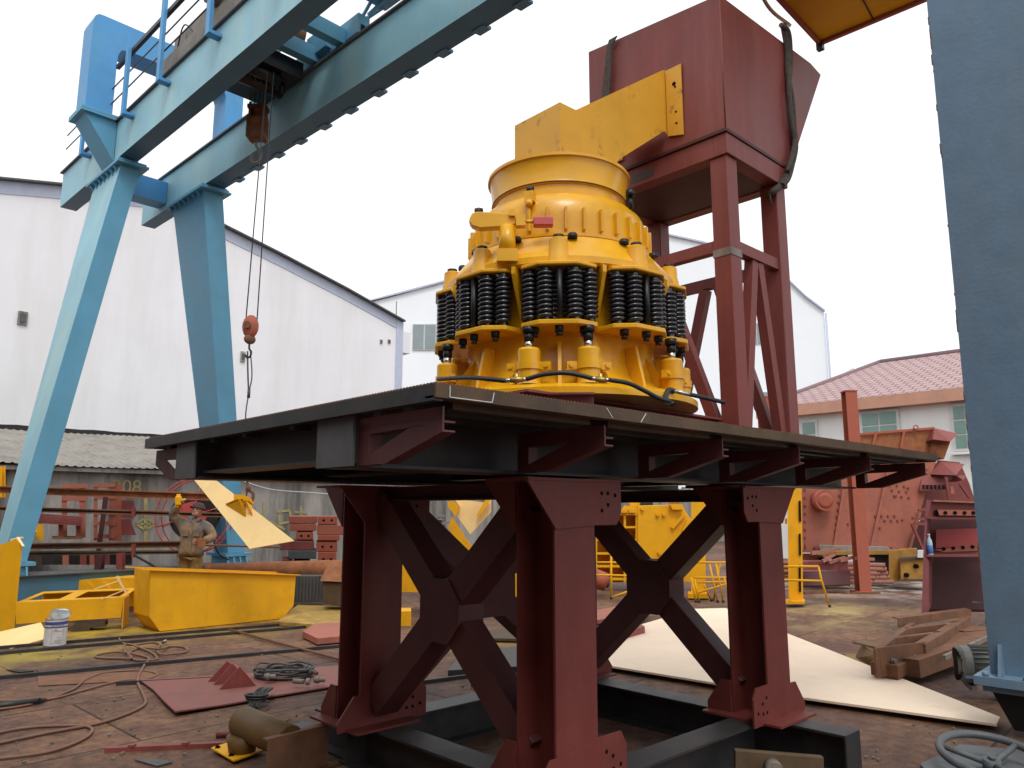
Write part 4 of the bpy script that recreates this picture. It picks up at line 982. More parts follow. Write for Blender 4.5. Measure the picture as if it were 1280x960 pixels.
def person():
    base=qr(243,655,12.0); base=V((base.x,base.y,0)); k=12.0/963
    t_label='worker in stained grey overalls and dark cap raising a spray cup beside the hanging plate'
    def p(u,v,f=0.0): return V(((u-243)*k, -f, HC+(637-v)*k))     # local: x right, -y toward camera, z up
    def skin(name,verts,edges,rad,m,parent=None,sub=2):
        me=bpy.data.meshes.new(name); me.from_pydata([tuple(v) for v in verts],edges,[]); o=bpy.data.objects.new(name,me); S.collection.objects.link(o)
        md=o.modifiers.new('k','SKIN'); 
        if not me.skin_vertices: me.skin_vertices.new() if hasattr(me.skin_vertices,'new') else None
        bpy.context.view_layer.update()
        sv=me.skin_vertices[0].data
        for i,r in enumerate(rad): sv[i].radius=r if isinstance(r,tuple) else (r,r)
        sv[0].use_root=True; md.use_smooth_shade=True
        sb=o.modifiers.new('s','SUBSURF'); sb.levels=sub; sb.render_levels=sub
        bpy.context.view_layer.update()
        nm=bpy.data.meshes.new_from_object(o.evaluated_get(bpy.context.evaluated_depsgraph_get())); o.modifiers.clear(); o.data=nm; nm.name=name
        nm.materials.clear(); nm.materials.append(M[m])
        for f in nm.polygons: f.use_smooth=True
        if parent: o.parent=parent
        return o
    hip=V((-.02,0,.86)); wa=V((-.015,0,1.05)); ch=V((.01,0,1.25)); nk=V((.03,0,1.43)); hd=V((.045,-.02,1.50))
    shR=p(229,655); shR.z=1.37; elR=p(216,643,.05); haR=p(228,631,.15)
    shL=p(259,655); shL.z=1.36; elL=p(268,671,.02); haL=p(261,676,.22)
    vs=[hip,wa,ch,nk,hd, shR,elR,haR, shL,elL,haL, V((-.10,0,.82)),V((-.11,-.02,.47)),V((-.12,.02,.08)),V((-.13,-.13,.04)), V((.07,0,.82)),V((.09,-.03,.47)),V((.10,.02,.08)),V((.12,-.13,.04))]
    es=[(0,1),(1,2),(2,3),(3,4),(2,5),(5,6),(6,7),(2,8),(8,9),(9,10),(0,11),(11,12),(12,13),(13,14),(0,15),(15,16),(16,17),(17,18)]
    rad=[.12,.11,.13,.055,.05,.06,.042,.028,.06,.042,.028,.09,.06,.04,.035,.09,.06,.04,.035]
    b=skin('person',vs,es,rad,'skin')
    # head joined into the body mesh, with nose, brow, ears, mouth
    bm=bmesh.new(); bm.from_mesh(b.data)
    hc=V((.045,-.03,1.585))
    g=bmesh.ops.create_uvsphere(bm,u_segments=24,v_segments=16,radius=1)
    for v in g['verts']:
        x,y,z=v.co; w=.078*(1-.25*max(0,-z)); v.co=V((x*w,y*.095,z*.118))
        if y<-.5 and -.35<z<.15 and abs(x)<.25: v.co.y-=.022*(1-abs(x)*4)
        if y<-.6 and .15<z<.35 and abs(x)>.15: v.co.y+=.008
        v.co=v.co+hc
    for sx in (-1,1):
        g=bmesh.ops.create_uvsphere(bm,u_segments=8,v_segments=6,radius=1)
        for v in g['verts']: v.co=V((v.co.x*.012,v.co.y*.02,v.co.z*.032))+hc+V((sx*.08,.01,0))
    # hands: palm and five fingers each, curled
    def hand(w,d,side):
        d=V(d).normalized(); s=d.cross(V((0,1,0))).normalized()*side; n=d.cross(s)
        hm=MB(); hm.bm.free(); hm.bm=bm
        hm.obox(w+d*.045,s*.038,n*.014,d*.045)
        for i,(o_,l) in enumerate(((-.030,.062),(-.010,.072),(.010,.068),(.029,.055))):
            q=w+d*.088+s*o_; hm.path([q-d*.01,q+d*l*.4+n*.008,q+d*l*.6+n*.03,q+d*l*.5+n*.052],.0095,n=6)
        q=w+d*.025-s*.036; hm.path([q,q-s*.025+d*.025,q-s*.018+d*.05+n*.02,q-s*.0+d*.062+n*.035],.011,n=6)
    hand(haR,(.35,-.4,.85),1); hand(haL,(-.55,-.75,.1),-1)
    bmesh.ops.recalc_face_normals(bm,faces=bm.faces)
    for f in bm.faces: f.smooth=True
    bm.to_mesh(b.data); bm.free()
    b.location=base; b.rotation_euler=(0,0,YAW); b['_w']=(0,0,0)
    b['label']=t_label; b['category']='person'
    sk=lambda *a: skin(*a,parent=b)
    def shell():
        m=MB(); rings=[(.90,.205,.155,-.02),(.98,.195,.15,-.02),(1.10,.185,.145,-.01),(1.22,.205,.15,.0),(1.33,.215,.14,.01),(1.40,.16,.11,.02),(1.445,.085,.08,.03)]
        rows=[]
        for z,a,b_,dx in rings:
            rows.append([m.bm.verts.new((dx+a*.9*math.copysign(abs(math.cos(t))**.8,math.cos(t))*(1+.04*math.sin(5*t+z*9)),b_*math.copysign(abs(math.sin(t))**.8,math.sin(t))*(1+.06*math.sin(7*t+z*13)),z+.012*math.sin(3*t))) for t in [2*PI*i/28 for i in range(28)]])
        for A,B in zip(rows,rows[1:]):
            for i in range(28):
                f=m.bm.faces.new((A[i],A[(i+1)%28],B[(i+1)%28],B[i])); f.smooth=True
        m.bm.faces.new(rows[0][::-1]); return m
    shell().build('shirt_body','shirt',b,local=True)
    m=MB(); 
    for sx in (-1,1): m.prism([(.03+sx*.005,-.125,1.36),(.03+sx*.07,-.095,1.43),(.03+sx*.085,-.05,1.47),(.03+sx*.02,-.115,1.44)],(0,-.012,0))
    m.prism([(.022,-.158,.93),(.034,-.158,.93),(.038,-.15,1.34),(.028,-.15,1.34)],(0,-.006,0))
    m.build('collar','shirt',b,local=True)
    j=sk('sleeves',[hip+V((0,0,.0)),wa,ch,V((.02,0,1.40)),shR,elR,L3(elR,haR,.85),shL,elL,L3(elL,haL,.85)],[(0,1),(1,2),(2,3),(2,4),(4,5),(5,6),(2,7),(7,8),(8,9)],[(.17,.13),(.16,.12),(.17,.11),.07,.095,.08,.062,.095,.08,.065],'shirt')
    t2=sk('trousers',[hip+V((0,0,.16)),V((-.09,0,.80)),V((-.11,-.02,.45)),V((-.12,.02,.12)),V((.065,0,.80)),V((.09,-.03,.45)),V((.10,.02,.12))],[(0,1),(1,2),(2,3),(0,4),(4,5),(5,6)],[(.16,.13),.115,.085,.078,.115,.085,.078],'trouser')
    m=MB(); m.lathe([(.125,1.615),(.125,1.62),(.118,1.628),(.092,1.63),(.092,1.63),(.088,1.67),(.06,1.705),(0,1.715)],hc*V((1,1,0)) if False else V((hc.x,hc.y,0)),28); 
    bmesh.ops.rotate(m.bm,verts=m.bm.verts,cent=hc,matrix=Matrix.Rotation(math.radians(-14),3,'X')@Matrix.Rotation(math.radians(8),3,'Y')); m.build('cap','hat',b,local=True)
    m=MB()
    for sx in (-1,1): m.ball(hc+V((sx*.03,-.088,.018)),.011,(1,.5,.8),8)
    m.build('eye','bolt',b,local=True)
    m=MB(); m.ball(hc+V((0,-.078,-.05)),.05,(1,.6,.8),14); m.build('dust_mask','skin',b,local=True)
    m=MB(); m.box((-.11,-.170,1.20),(-.02,-.150,1.29)); m.box((.06,-.170,1.20),(.15,-.150,1.29)); m.build('chest_pocket','shirt',b,local=True)
    for h,d in ((haR,(.35,-.4,.85)),(haL,(-.55,-.75,.1))):
        d=V(d).normalized(); m=MB(); m.tube(h-d*.04,h+d*.05,.045,.05,n=14); m.build('glove','glove',b,local=True)
    m=MB()
    for sx in (-.125,.11): m.ball((sx,-.04,.05),.055,(1,2.1,.95),14)
    m.build('boot','rubber',b,local=True)
    # spray cup (held: a thing of its own)
    c=base+_R*((229-243)*k)-FH*.24; c.z=HC+(637-627)*k
    s_=MB(); s_.lathe([(0,-.05),(.045,-.05),(.045,-.05),(.05,.06),(.05,.06),(.03,.085),(.03,.11),(0,.11)],c,18); s_.tube(c-_R*.0,c+_R*.11+UP*.03,.018,n=8); s_.tube(c+UP*.0,c-UP*.10-_R*.01,.02,n=8)
    solo(s_,'spray_gun','yellow2','small yellow paint spray cup held up in the worker\'s raised right hand','spray gun')
    c=base+_R*((262-243)*k)-FH*.27; c.z=HC+(637-676)*k
    s_=MB(); s_.lathe([(0,-.07),(.06,-.07),(.06,-.07),(.065,.05),(.065,.05),(.058,.05),(.055,-.06),(0,-.06)],c,18)
    solo(s_,'paint_pot','rust_or','small orange-brown pot held at the worker\'s waist','pot')
person()
def frame_left():
    w=Wall(G(20,793),G(152,787)); n=w.n
    t=thing('yellow_box_frame','long yellow box frame with two openings in its top, behind the paint tin','steel frame',G(85,790))
    m=MB(); pr(m,[(20,754),(154,748),(151,772),(20,780)],w,.02); D=n*1.4
    m.build('side_beam','yellow2',t)
    a=w(20,754);b=w(154,748); 
    m=MB(); m.prism([a,b,b+n*.22,a+n*.22],UP*.01); m.prism([a+n*1.15,b+n*1.15,b+n*1.4,a+n*1.4],UP*.01); 
    for s0,s1 in ((0,.06),(.36,.5),(.94,1)):
        p=L3(a,b,s0);q=L3(a,b,s1); m.prism([p+n*.2205,q+n*.2205,q+n*1.1495,p+n*1.1495],UP*.01)
    m.build('top_flange','yellow2',t)
    m=MB(); m.prism([a+n*1.38,b+n*1.38,b+n*1.38-UP*.26,a+n*1.38-UP*.26],n*.018); m.build('side_beam','yellow2',t)
    m=MB(); e=w(150,790); m.prism([b,b+n*.5,V((w(152,785).x,w(152,785).y,.02))+n*.5,V((w(152,785).x,w(152,785).y,.02))],w.t*.015); m.build('end_plate','yellow2',t)
    m=MB(); c=b+n*.3; m.beam(w(146,720),w(158,741),.03,.03); m.beam(w(148,726),w(119,736),.02,.014); m.beam(w(154,738),w(127,749),.02,.014); m.build('end_stiffener','cream',t)
    # block under it
    b_=MB(); pr(b_,[(92,780),(131,777),(131,783),(112,785),(112,789),(88,790)],w,.25); solo(b_,'packing_block','rust_yel','paint-splashed packing block under the yellow box frame','block')
    # tall plate at far left
    t=thing('tall_yellow_plate','tall folded yellow plate standing at the left edge of the yard','steel plate',G(8,795))
    m=MB(); pr(m,[(-40,690),(0,681),(20,674),(17,786),(0,794),(-40,800)],10.3,.02); m.build('face_plate','yellow2',t)
    m=MB(); pr(m,[(20,674),(28,683),(18,786),(17,786)],10.28,.35); m.build('edge_plate','yellow2',t)
    m=MB(); m.beam(qr(14,675,10.5),qr(28,672,10.8),.03,.02); m.beam(qr(22,672,10.4),qr(29,683,10.2),.03,.015); m.build('top_lip','cream',t)
    m=MB(); w2=Wall(G(-6,806),G(13,811)); a,b_,c,d=[V(p) for p in (G(-4,806),G(13,810),qr(54,799,9.7),qr(50.6,778,10.1))]
    m.prism([qr(-2,790,9.8),qr(50.6,778,9.9),qr(55,786,9.8),qr(54,799,9.6),G(13,811),G(-2,808)],V((0,0,0))+FH*.03-UP*.02)
    solo(m,'yellow_offcut','cream','pale yellow cut plate leaning on the floor left of the paint tin','steel plate')
    # frame further back
    t=thing('yellow_cover','low yellow ribbed cover lying behind the box frame','cover',G(135,772))
    m=MB(); pr(m,[(92,732),(97,725),(173,722),(173,745),(110,748)],12.3,.02); m.build('front_plate','yellow2',t)
    m=MB(); pr(m,[(97,725),(173,722),(173,725),(97,728)],12.32,.5); m.build('top_plate','yellow2',t)
    m=MB()
    for u in (108,128,152): pr(m,[(u-6,739),(u+2,727),(u+10,738)],12.27,.03)
    m.build('rib','yellow2',t)
    m=MB(); pr(m,[(150,746),(172,745),(172,768),(150,770)],12.4,.4); m.build('support','rust_yel',t)
frame_left()
def can():
    b=G(68,809,0); r=.118; h=.33
    t=thing('paint_tin','open white paint tin with blue bands and printed label, lid bent up','paint tin',b)
    m=MB().lathe([(0,0),(r,0),(r,0),(r,h),(r,h),(r-.006,h),(r-.006,h-.04),(0,h-.04)],b,32); m.build('tin','can',t)
    m=MB()
    for z0,z1 in ((.004,.03),(h-.065,h-.03)): m.lathe([(r+.0015,z0),(r+.0015,z1)],b,32)
    m.lathe([(r+.0015,h-.10),(r+.0015,h-.085)],b,32)
    m.build('blue_band','can_b',t)
    m=MB(); m.lathe([(r+.001,h-.008),(r+.006,h-.004),(r+.006,h),(r-.006,h)],b,32); m.build('rim','tin',t)
    m=MB(); a0=TH=math.atan2(-b.y,-b.x)
    def lb(z0,z1,da,w): m.lathe([(r+.002,z0),(r+.002,z1)],b,10,a0+da-w/2,a0+da+w/2)
    lb(.06,.22,-.35,.02); lb(.06,.22,.72,.02); lb(.19,.194,.18,1.0); lb(.055,.058,.18,1.05)
    for i in range(3): lb(.07+i*.012,.073+i*.012,.25,.6)
    lb(.205,.214,.0,.30); lb(.12,.124,.3,.4)
    for i in range(9): lb(.25,.262,-.4+i*.13,.08)
    m.build('printed_label','motor',t)
    m=MB(); c=b+UP*(h+.035)+FH*.05; ax=(UP*.8-FH*.45+_R*.3).normalized(); m.lathe([(0,.0),(.07,.004),(.1,0),(.112,.012),(.112,.012),(.1,-.004),(0,-.004)],c,28,axis=ax)
    for v in m.bm.verts: v.co+=V((math.sin(v.co.x*60),math.cos(v.co.y*50),math.sin(v.co.z*70)))*.006
    m.build('lid','tin',t)
can()
# rusty pipe, grey drum, ochre hopper, flat covers
m=MB(); a=qr(250,716,13.6); b=qr(560,701,13.6); a=V((a.x,a.y,.62)); b=V((b.x,b.y,.70)); m.tube(qr(258,716,13.4),qr(600,706,13.6),.155,n=28); 
for v in m.bm.verts: pass
solo(m,'rusty_pipe','rust_or','long rusty brown pipe lying behind the yellow trough','pipe')
m=MB(); pr(m,[(366,720),(404,720),(404,752),(366,753)],13.0,.5); 
for i in range(9): m.obox(qr(368+i*4.2,736,12.985),_R*.010,FH*.01,UP*.2)
solo(m,'grey_ribbed_bin','grey_st','grey ribbed steel bin between the yellow trough and the ochre hopper','bin')
t=thing('ochre_hopper','small ochre hopper upside down beside the left platform column','hopper',G(418,762))
m=MB(); pr(m,[(403,728),(404,754),(434,760),(434,729)],12.2,.45); m.build('body','rust_yel',t)
m=MB(); a=[qr(400,726,12.15),qr(436,728,12.15),qr(436,700,12.45),qr(411,703,12.45)]; m.prism(a,FH*.4); m.build('sloped_top','yellow2',t).data.materials[0]=M['rust_or']
m=MB(); pts=[G(346,777,.06),G(440,784,.06),G(440,758,.06),G(372,756,.06)]; m.prism(pts,-UP*.05); solo(m,'flat_yellow_cover','stain','flat yellow cover on the floor right of the big trough','cover')
m=MB(); pts=[G(378,789,.09),G(397,798,.09),G(440,794,.09),G(440,777,.09),G(395,779,.09)]; m.prism(pts,-UP*.07); solo(m,'flat_red_plate','salmon','thick salmon plate on blocks near the foot of the left platform column','steel plate')
# stack of red box channels
rc=15.2; i=0
boxes=[((361,645),(397,654),'salmon2','top left box'),((397,645),(422,656),'salmon2','top right box'),((362,655),(396,664),'salmon2',''),((396,656),(431,669),'salmon',''),((370,665),(392,675),'salmon2',''),((397,669),(425,676),'salmon2',''),((349,676),(393,688),'red',''),((395,677),(422,690),'salmon2',''),((360,688),(396,699),'grey_st',''),((397,690),(421,708),'salmon2',''),((367,700),(388,708),'red',''),((352,699),(366,709),'red','')]
names=['topmost long rust-red box in the left pile','topmost short box with two holes in the right pile','second long rust-red box from the top, left pile','wide paler red box second from the top, right pile','short set-back box in the middle of the left pile','thin box third from the top, right pile','long dark red box low in the left pile','box with two holes fourth from the top, right pile','grey box low in the left pile','tall lowest box with two holes, right pile','small dark red block at the bottom middle of the pile','small dark red block at the bottom left of the pile']
for (a,b,mt,_),nm in zip(boxes,names):
    t=thing('box_section',nm+' beside the hanging plate','box section',V((qr((a[0]+b[0])/2,b[1],rc).x,qr((a[0]+b[0])/2,b[1],rc).y,qr(a[0],b[1],rc).z)),'stacked red box sections')
    m=MB(); pr(m,[(a[0]+.3,a[1]+.3),(b[0]-.3,a[1]+.3),(b[0]-.3,b[1]-.3),(a[0]+.3,b[1]-.3)],rc+random.uniform(-.1,.1),1.1); m.bevel(.01); m.build('shell',mt,t)
    if b[0]-a[0]<30 and b[1]-a[1]>7 and mt=='salmon2':
        m=MB()
        for f in (.3,.7):
            c=qr(a[0]+(b[0]-a[0])*f,(a[1]+b[1])/2,rc-.13); m.tube(c,c+FH*.02,.025,n=8)
        m.build('hole','void',t)
m=MB(); 
pr(m,[(350,706),(434,706),(434,722),(350,722)],rc+.3,.9); solo(m,'pallet_stack','rust','dark rusty base pallet under the pile of red boxes','pallet')
# cable reel on the crane leg
def reel():
    c=qr(240,645,13.9); t=thing('cable_reel','large red spoked cable reel behind the worker','cable reel',V((c.x,c.y,0)))
    m=MB(); R0=.66
    ring=lambda r,n=48:[c+_R*r*math.cos(2*PI*i/n)+UP*r*math.sin(2*PI*i/n) for i in range(n)]
    m.path(ring(R0),.014,n=6,close=True); m.path([p+FH*.25 for p in ring(R0)],.014,n=6,close=True); m.build('rim','pink',t)
    m=MB()
    for i in range(6):
        a=2*PI*i/6+.3; m.tube(c,c+(_R*math.cos(a)+UP*math.sin(a))*R0,.012,n=6); m.tube(c+FH*.25,c+FH*.25+(_R*math.cos(a)+UP*math.sin(a))*R0,.012,n=6)
    m.build('spoke','pink',t)
    m=MB(); m.tube(c+FH*.02,c+FH*.2,.42,n=36); m.build('cable_coil','rubber',t)
    m=MB(); m.tube(c-FH*.02,c+FH*.015,.27,n=8); m.build('hub_plate','pink',t)
    m=MB(); m.beam(c+FH*.3,V((c.x,c.y,0))+FH*.3,.14,.14); m.tube(c-FH*.05,c+FH*.4,.05); m.build('stand','blue_m',t)
reel()
# long rusty beams on trestles
def long_beam(u0,v0,u1,v1,h0,r0,r1,mt,label,w=.16):
    a=qr(u0,v0,r0);b=qr(u1,v1,r1); m=MB(); m.hbeam(a,b,w,h0,.02); return solo(m,'rusty_beam',mt,label,'steel beam','rusty beams across the trestles')
long_beam(-60,610,262,621,.125,13.2,13.2,'rust_or','topmost long orange-rusty beam passing behind the worker\'s raised hand')
long_beam(-60,634,285,644,.075,13.0,13.0,'rust','second thin dark rusty beam below the top one')
long_beam(-30,684,236,680,.10,13.1,13.4,'rust','broad rusty beam at worker\'s waist height, uppermost of the low pair')
long_beam(20,692,236,690,.06,13.0,13.3,'rust_yel','dark beam directly under the broad rusty beam')
long_beam(235,681,350,684,.025,12.9,12.9,'rust','thin rusty bar sticking out right of the worker towards the hanging plate')
def post(u,v0,v1,r,wd,mt,label,slant=0,name='trestle_post',cat='post'):
    a=qr(u,v0,r); b=qr(u+slant,v1,r); m=MB(); m.hbeam(b,a,wd,wd,.012,up=FH); return solo(m,name,mt,label,cat)
post(126,694,736,12.9,.11,'red_dk','leaning dark trestle leg under the low beams, left of the pair',-5)
post(151,691,730,12.9,.10,'red','upright rust-red trestle leg under the low beams, right of the pair')
post(167,680,697,12.8,.05,'red','short red stake clamped on the broad rusty beam')
post(167,634,646,12.85,.05,'red','short red stake clamped on the second rusty beam')
post(43.5,617,634,16,.10,'yellow2','small yellow upright between the two upper rusty beams beside the blue leg')
post(1,583,622,16,.12,'yellow2','yellow upright at the very left edge of the picture')
m=MB(); m.path([qr(168,694,12.7),qr(204,714,12.4)],.02,n=6); solo(m,'black_bar','bolt','thin black bar leaning down behind the left end of the trough','bar')
# red column assemblies standing against the wall
def red_cols():
    r=16.2
    t=thing('red_column_frame','rust-red braced column frame left of the painted number, against the concrete wall','column frame',V((qr(95,690,r).x,qr(95,690,r).y,0)))
    for u0,u1 in ((77,84),(99,107)):
        m=MB(); pr(m,[(u0,606),(u1,606),(u1,672),(u0,672)],r,.25); m.build('upright','salmon',t)
    m=MB()
    for v0,v1 in ((605,610),(620,626),(636,640)): pr(m,[(77,v0),(110,v0),(110,v1),(77,v1)],r-.02,.22)
    m.build('rail','salmon',t)
    t=thing('red_column_frame','tall rust-red frame with square openings under the painted number, against the concrete wall','column frame',V((qr(128,690,r).x,qr(128,690,r).y,0)))
    for u0,u1 in ((117,122),(136,144),(144,152)):
        m=MB(); pr(m,[(u0,605),(u1,605),(u1,676),(u0,676)],r,.25); m.build('upright','salmon2' if u0==144 else 'salmon',t)
    m=MB()
    for v0,v1 in ((604,609),(619,624),(640,644),(652,657),(668,673)): pr(m,[(117,v0),(144,v0),(144,v1),(117,v1)],r-.02,.2)
    m.build('rail','salmon',t)
    m=MB(); pr(m,[(120,690),(126,690),(137,612),(130,612)],r-.3,.05); solo(m,'leaning_plank','red_dk','dark plank leaning across the tall rust-red frame','plank')
    m=MB(); pr(m,[(152,625),(168,626),(167,648),(152,647)],r-.1,.2); pr(m,[(152,649),(163,649),(170,669),(152,669)],r-.1,.2); solo(m,'red_flared_bracket','pink' if False else 'red','red flared bracket standing at the right end of the column frames','bracket')
    m=MB(); 
    for i in range(4): pr(m,[(34,641+i*3.2),(103,646+i*3),(103,648.4+i*3),(34,643.6+i*3.2)],r-.7-i*.03,.5)
    solo(m,'slab_stack','red','stack of thin red-brown slabs resting left of the column frames','slab stack')
    t=thing('trestle','low rusty trestle under the red-brown slabs','trestle',V((qr(85,676,r).x,qr(85,676,r).y,0)))
    m=MB(); pr(m,[(73,655),(79,655),(79,671),(73,671)],r-.6,.2); pr(m,[(95,656),(101,656),(101,671),(95,671)],r-.6,.2); m.build('leg','salmon2',t)
    m=MB(); pr(m,[(65,671),(103,671),(103,674),(65,674)],r-.7,.5); m.build('board','rust',t)
    t=thing('yellow_bracket','small yellow angular bracket behind the tall yellow plate','bracket',V((qr(43,675,14).x,qr(43,675,14).y,0)))
    m=MB(); pr(m,[(29,661),(33,655),(54,656),(54,676),(46,676),(45,664)],14.2,.2); m.build('plate','yellow2',t)
    m=MB(); m.beam(qr(25,676,14.1),qr(45,664,14.1),.05,.05); m.build('strut','yellow2',t)
    m=MB(); pr(m,[(43,694),(52,694),(52,706),(43,706)],14.3,.2); solo(m,'yellow_block','rust_yel','ochre block under the low beams, just above the blue sill','block')
    for i,(u0,u1,mt) in enumerate(((78,86,'salmon'),(100,108,'red'),(112,118,'salmon2'),(131,137,'red'))):
        m=MB(); pr(m,[(u0,692),(u1,692),(u1,706),(u0,706)],r-.8,.3); solo(m,'short_upright',mt,['first','second','third','fourth'][i]+' short red stub from the left under the low beams','upright','short stubs under the low beams')
    m=MB(); pr(m,[(27,690),(165,690),(165,706),(27,706)],r+.4,.6); solo(m,'dark_bin_row','mill','dark steel bin behind the short red stubs','bin')
red_cols()
# hanging plate
def hang():
    H=HK; r=H.dot(FH)
    t=thing('hanging_plate','pale yellow wedge-shaped steel plate hanging from the hook beside the worker','steel plate',qr(300,645,r))
    n=(FH+_R*.25-UP*.45).normalized(); k=qr(313,628,r).dot(n)
    q=lambda u,v:Q(u,v,n,k)
    m=MB(); m.prism([q(238,594),q(262,594),q(368,676),q(312,686)],n*.014); m.build('plate','cream',t)
    for pts in ([(282,631),(303,627),(303,630),(307,645),(300,643)],[(303,628),(307,628),(307,645),(303,644)],[(309,630),(316,632),(316,644),(311,644)]):
        pass
    m=MB(); a=q(283,630);b=q(305,629); 
    m.prism([q(282,630),q(306,628),q(303,645)],-n*.16) if False else None
    m.prism([a,b,b-n*.16,a-n*.02],-UP*.012)
    for (u0,v0,u1,v1) in ((306,630,307,646),(314,632,315,645)):
        p0=q(u0,v0);p1=q(u1,v1); m.prism([p0,p0-n*.16,p1],_R*.012)
    m.prism([q(283,632),q(306,646),q(306,646)-n*.004,q(306,631)-n*.15],_R*.006)
    m.build('gusset','yellow2',t)
    m=MB(); m.obox(q(305,626)-n*.08,_R*.07,n*.05,UP*.03); m.obox(q(313,628)-n*.05,_R*.04,n*.07,UP*.025); m.build('lug','yellow2',t)
    # chain & sling
    top=H-UP*.33
    m=MB(); e=q(310,622)-n*.06
    L0=(top-e).length; N=int(12)
    c0=qr(311,492,r)
    m.path(smooth_path([top+_R*.02,qr(315,470,r),c0,qr(307,525,r),qr(310,590,r),e+UP*.25],5),.009,n=5); m.path(smooth_path([top-_R*.02,qr(310,468,r),c0],5),.012,n=5)
    for i in range(10):
        p=e+UP*(.025+i*.045)+_R*.01; rr=[p+UP*.03*math.cos(2*PI*j/10)+((_R if i%2 else FH)*.014*math.sin(2*PI*j/10)) for j in range(10)]
        m.path(rr,.006,n=5,close=True)
    m.tube(c0-UP*.06,c0+UP*.06,.022,n=8)
    solo(m,'lifting_chain','cable','thin sling and chain running from the small hook to the hanging yellow plate','chain')
    m=MB(); p=q(313,622)-n*.05; m.path(smooth_path([p-UP*.12,p-UP*.05+_R*.05,p+_R*.06+UP*.03,p+UP*.08]),.022,n=8); m.tube(p+UP*.06,p+UP*.14,.03,n=8); solo(m,'plate_clamp','rust','rusty lifting clamp biting the top edge of the hanging plate','clamp')
hang()
m=MB(); m.path(smooth_path([qr(305,602,14),qr(340,612,14.5),qr(390,616,15),qr(440,620,15.5)]),.012,n=5); solo(m,'slack_wire','frame_w','pale slack wire strung along the concrete wall behind the chain','wire')
m=MB(); m.path(smooth_path([qr(278,640,13),qr(268,665,13),qr(272,690,13),qr(286,700,13)]),.014,n=5); solo(m,'dangling_cable','rubber','black cable dangling from the reel to the blue sill','cable')
# --- floor clutter on the left foreground
def coil():
    Z=.014
    def run(L_,r=.011,label='',mt='hose',name='hose'):
        m=MB(); m.path(smooth_path([G(u,v,Z+dz) for u,v,dz in [(p+(0,))[:3] for p in L_]],8),r,n=7); return solo(m,name,mt,label,'hose')
    run([(148,795),(152,803),(166,806),(190,803),(200,806),(196,812),(203,818,.02),(232,815),(230,809),(212,808),(200,811,.03),(175,810),(160,818),(170,825),(195,824,.02),(188,815),(160,805,.03),(155,812),(164,822,.02),(150,823),(122,822),(123,818),(150,815,.02),(178,820),(186,824,.01),(180,832),(172,850),(179,868),(181,880),(160,892),(120,905),(60,916),(-30,935)],.012,'tan air hose coiled on the floor in front of the big trough, running left')
    run([(-30,890),(40,880),(90,862),(106,850),(130,841),(165,838),(190,840),(196,844),(180,849),(150,851),(100,864),(60,874),(0,876),(-30,878)],.010,'thin tan hose looping over the thin floor plate at left')
    run([(-30,922),(30,910),(80,907),(108,908),(115,914),(100,926),(60,940),(0,948),(-30,950)],.011,'rusty hose loop in the bottom left corner')
    m=MB(); m.tube(G(-20,885,.03),G(48,876,.03),.03,.025,n=12); m.tube(G(48,876,.03),G(58,874,.02),.025,.008,n=12); solo(m,'black_tube','rubber','fat black tube lying at the left edge of the floor','tube')
    m=MB(); c=G(203,803,.03); m.tube(c,c+_R*.05+UP*.02,.02,n=8); solo(m,'hose_coupling','tin','small bright coupling lying on the coiled hose','coupling')
coil()
m=MB(); m.prism([G(47,845,.009),G(198,838,.009),G(199,849,.009),G(48,857,.009)],-UP*.004); solo(m,'thin_floor_plate','grey_st','thin grey-brown plate lying flat under the looping hose','steel plate').data.materials[0]=M['rust']
t=thing('red_floor_plate','dark red oxide plate lying on the floor with three upright gussets','steel plate',G(300,870))
m=MB(); pts=[(174,849),(200,848),(300,842),(440,830),(460,850),(345,869),(283,880),(219,889),(205,876),(192,862)]; m.prism([G(u,v,.045 if i in(7,8) else .03) for i,(u,v) in enumerate(pts)],-UP*.012); m.build('plate','red_fl',t)
def gus(pts,dx):
    P0=[G(pts[0][0],pts[0][1],.032),G(pts[1][0],pts[1][1],.032)]; w=Wall(P0[0],P0[1]); top=w(*pts[2]); m=MB(); m.prism([P0[0],P0[1],top],w.n*.012); m.build('gusset','red',t)
gus(((260,852),(309,848),(284,826)),0); gus(((267,856),(313,852),(290,829)),0); gus(((274,862),(320,857),(300,833)),0)
m=MB(); a=[G(284,848,.15),G(300,851,.15)]; w=Wall(G(309,848),G(320,857)); m.prism([G(309,848,.033),G(320,857,.033),w(300,833)+V((0,0,0)),Wall(G(260,852),G(309,848))(284,826)],FH*.01); m.build('back_plate','red',t)
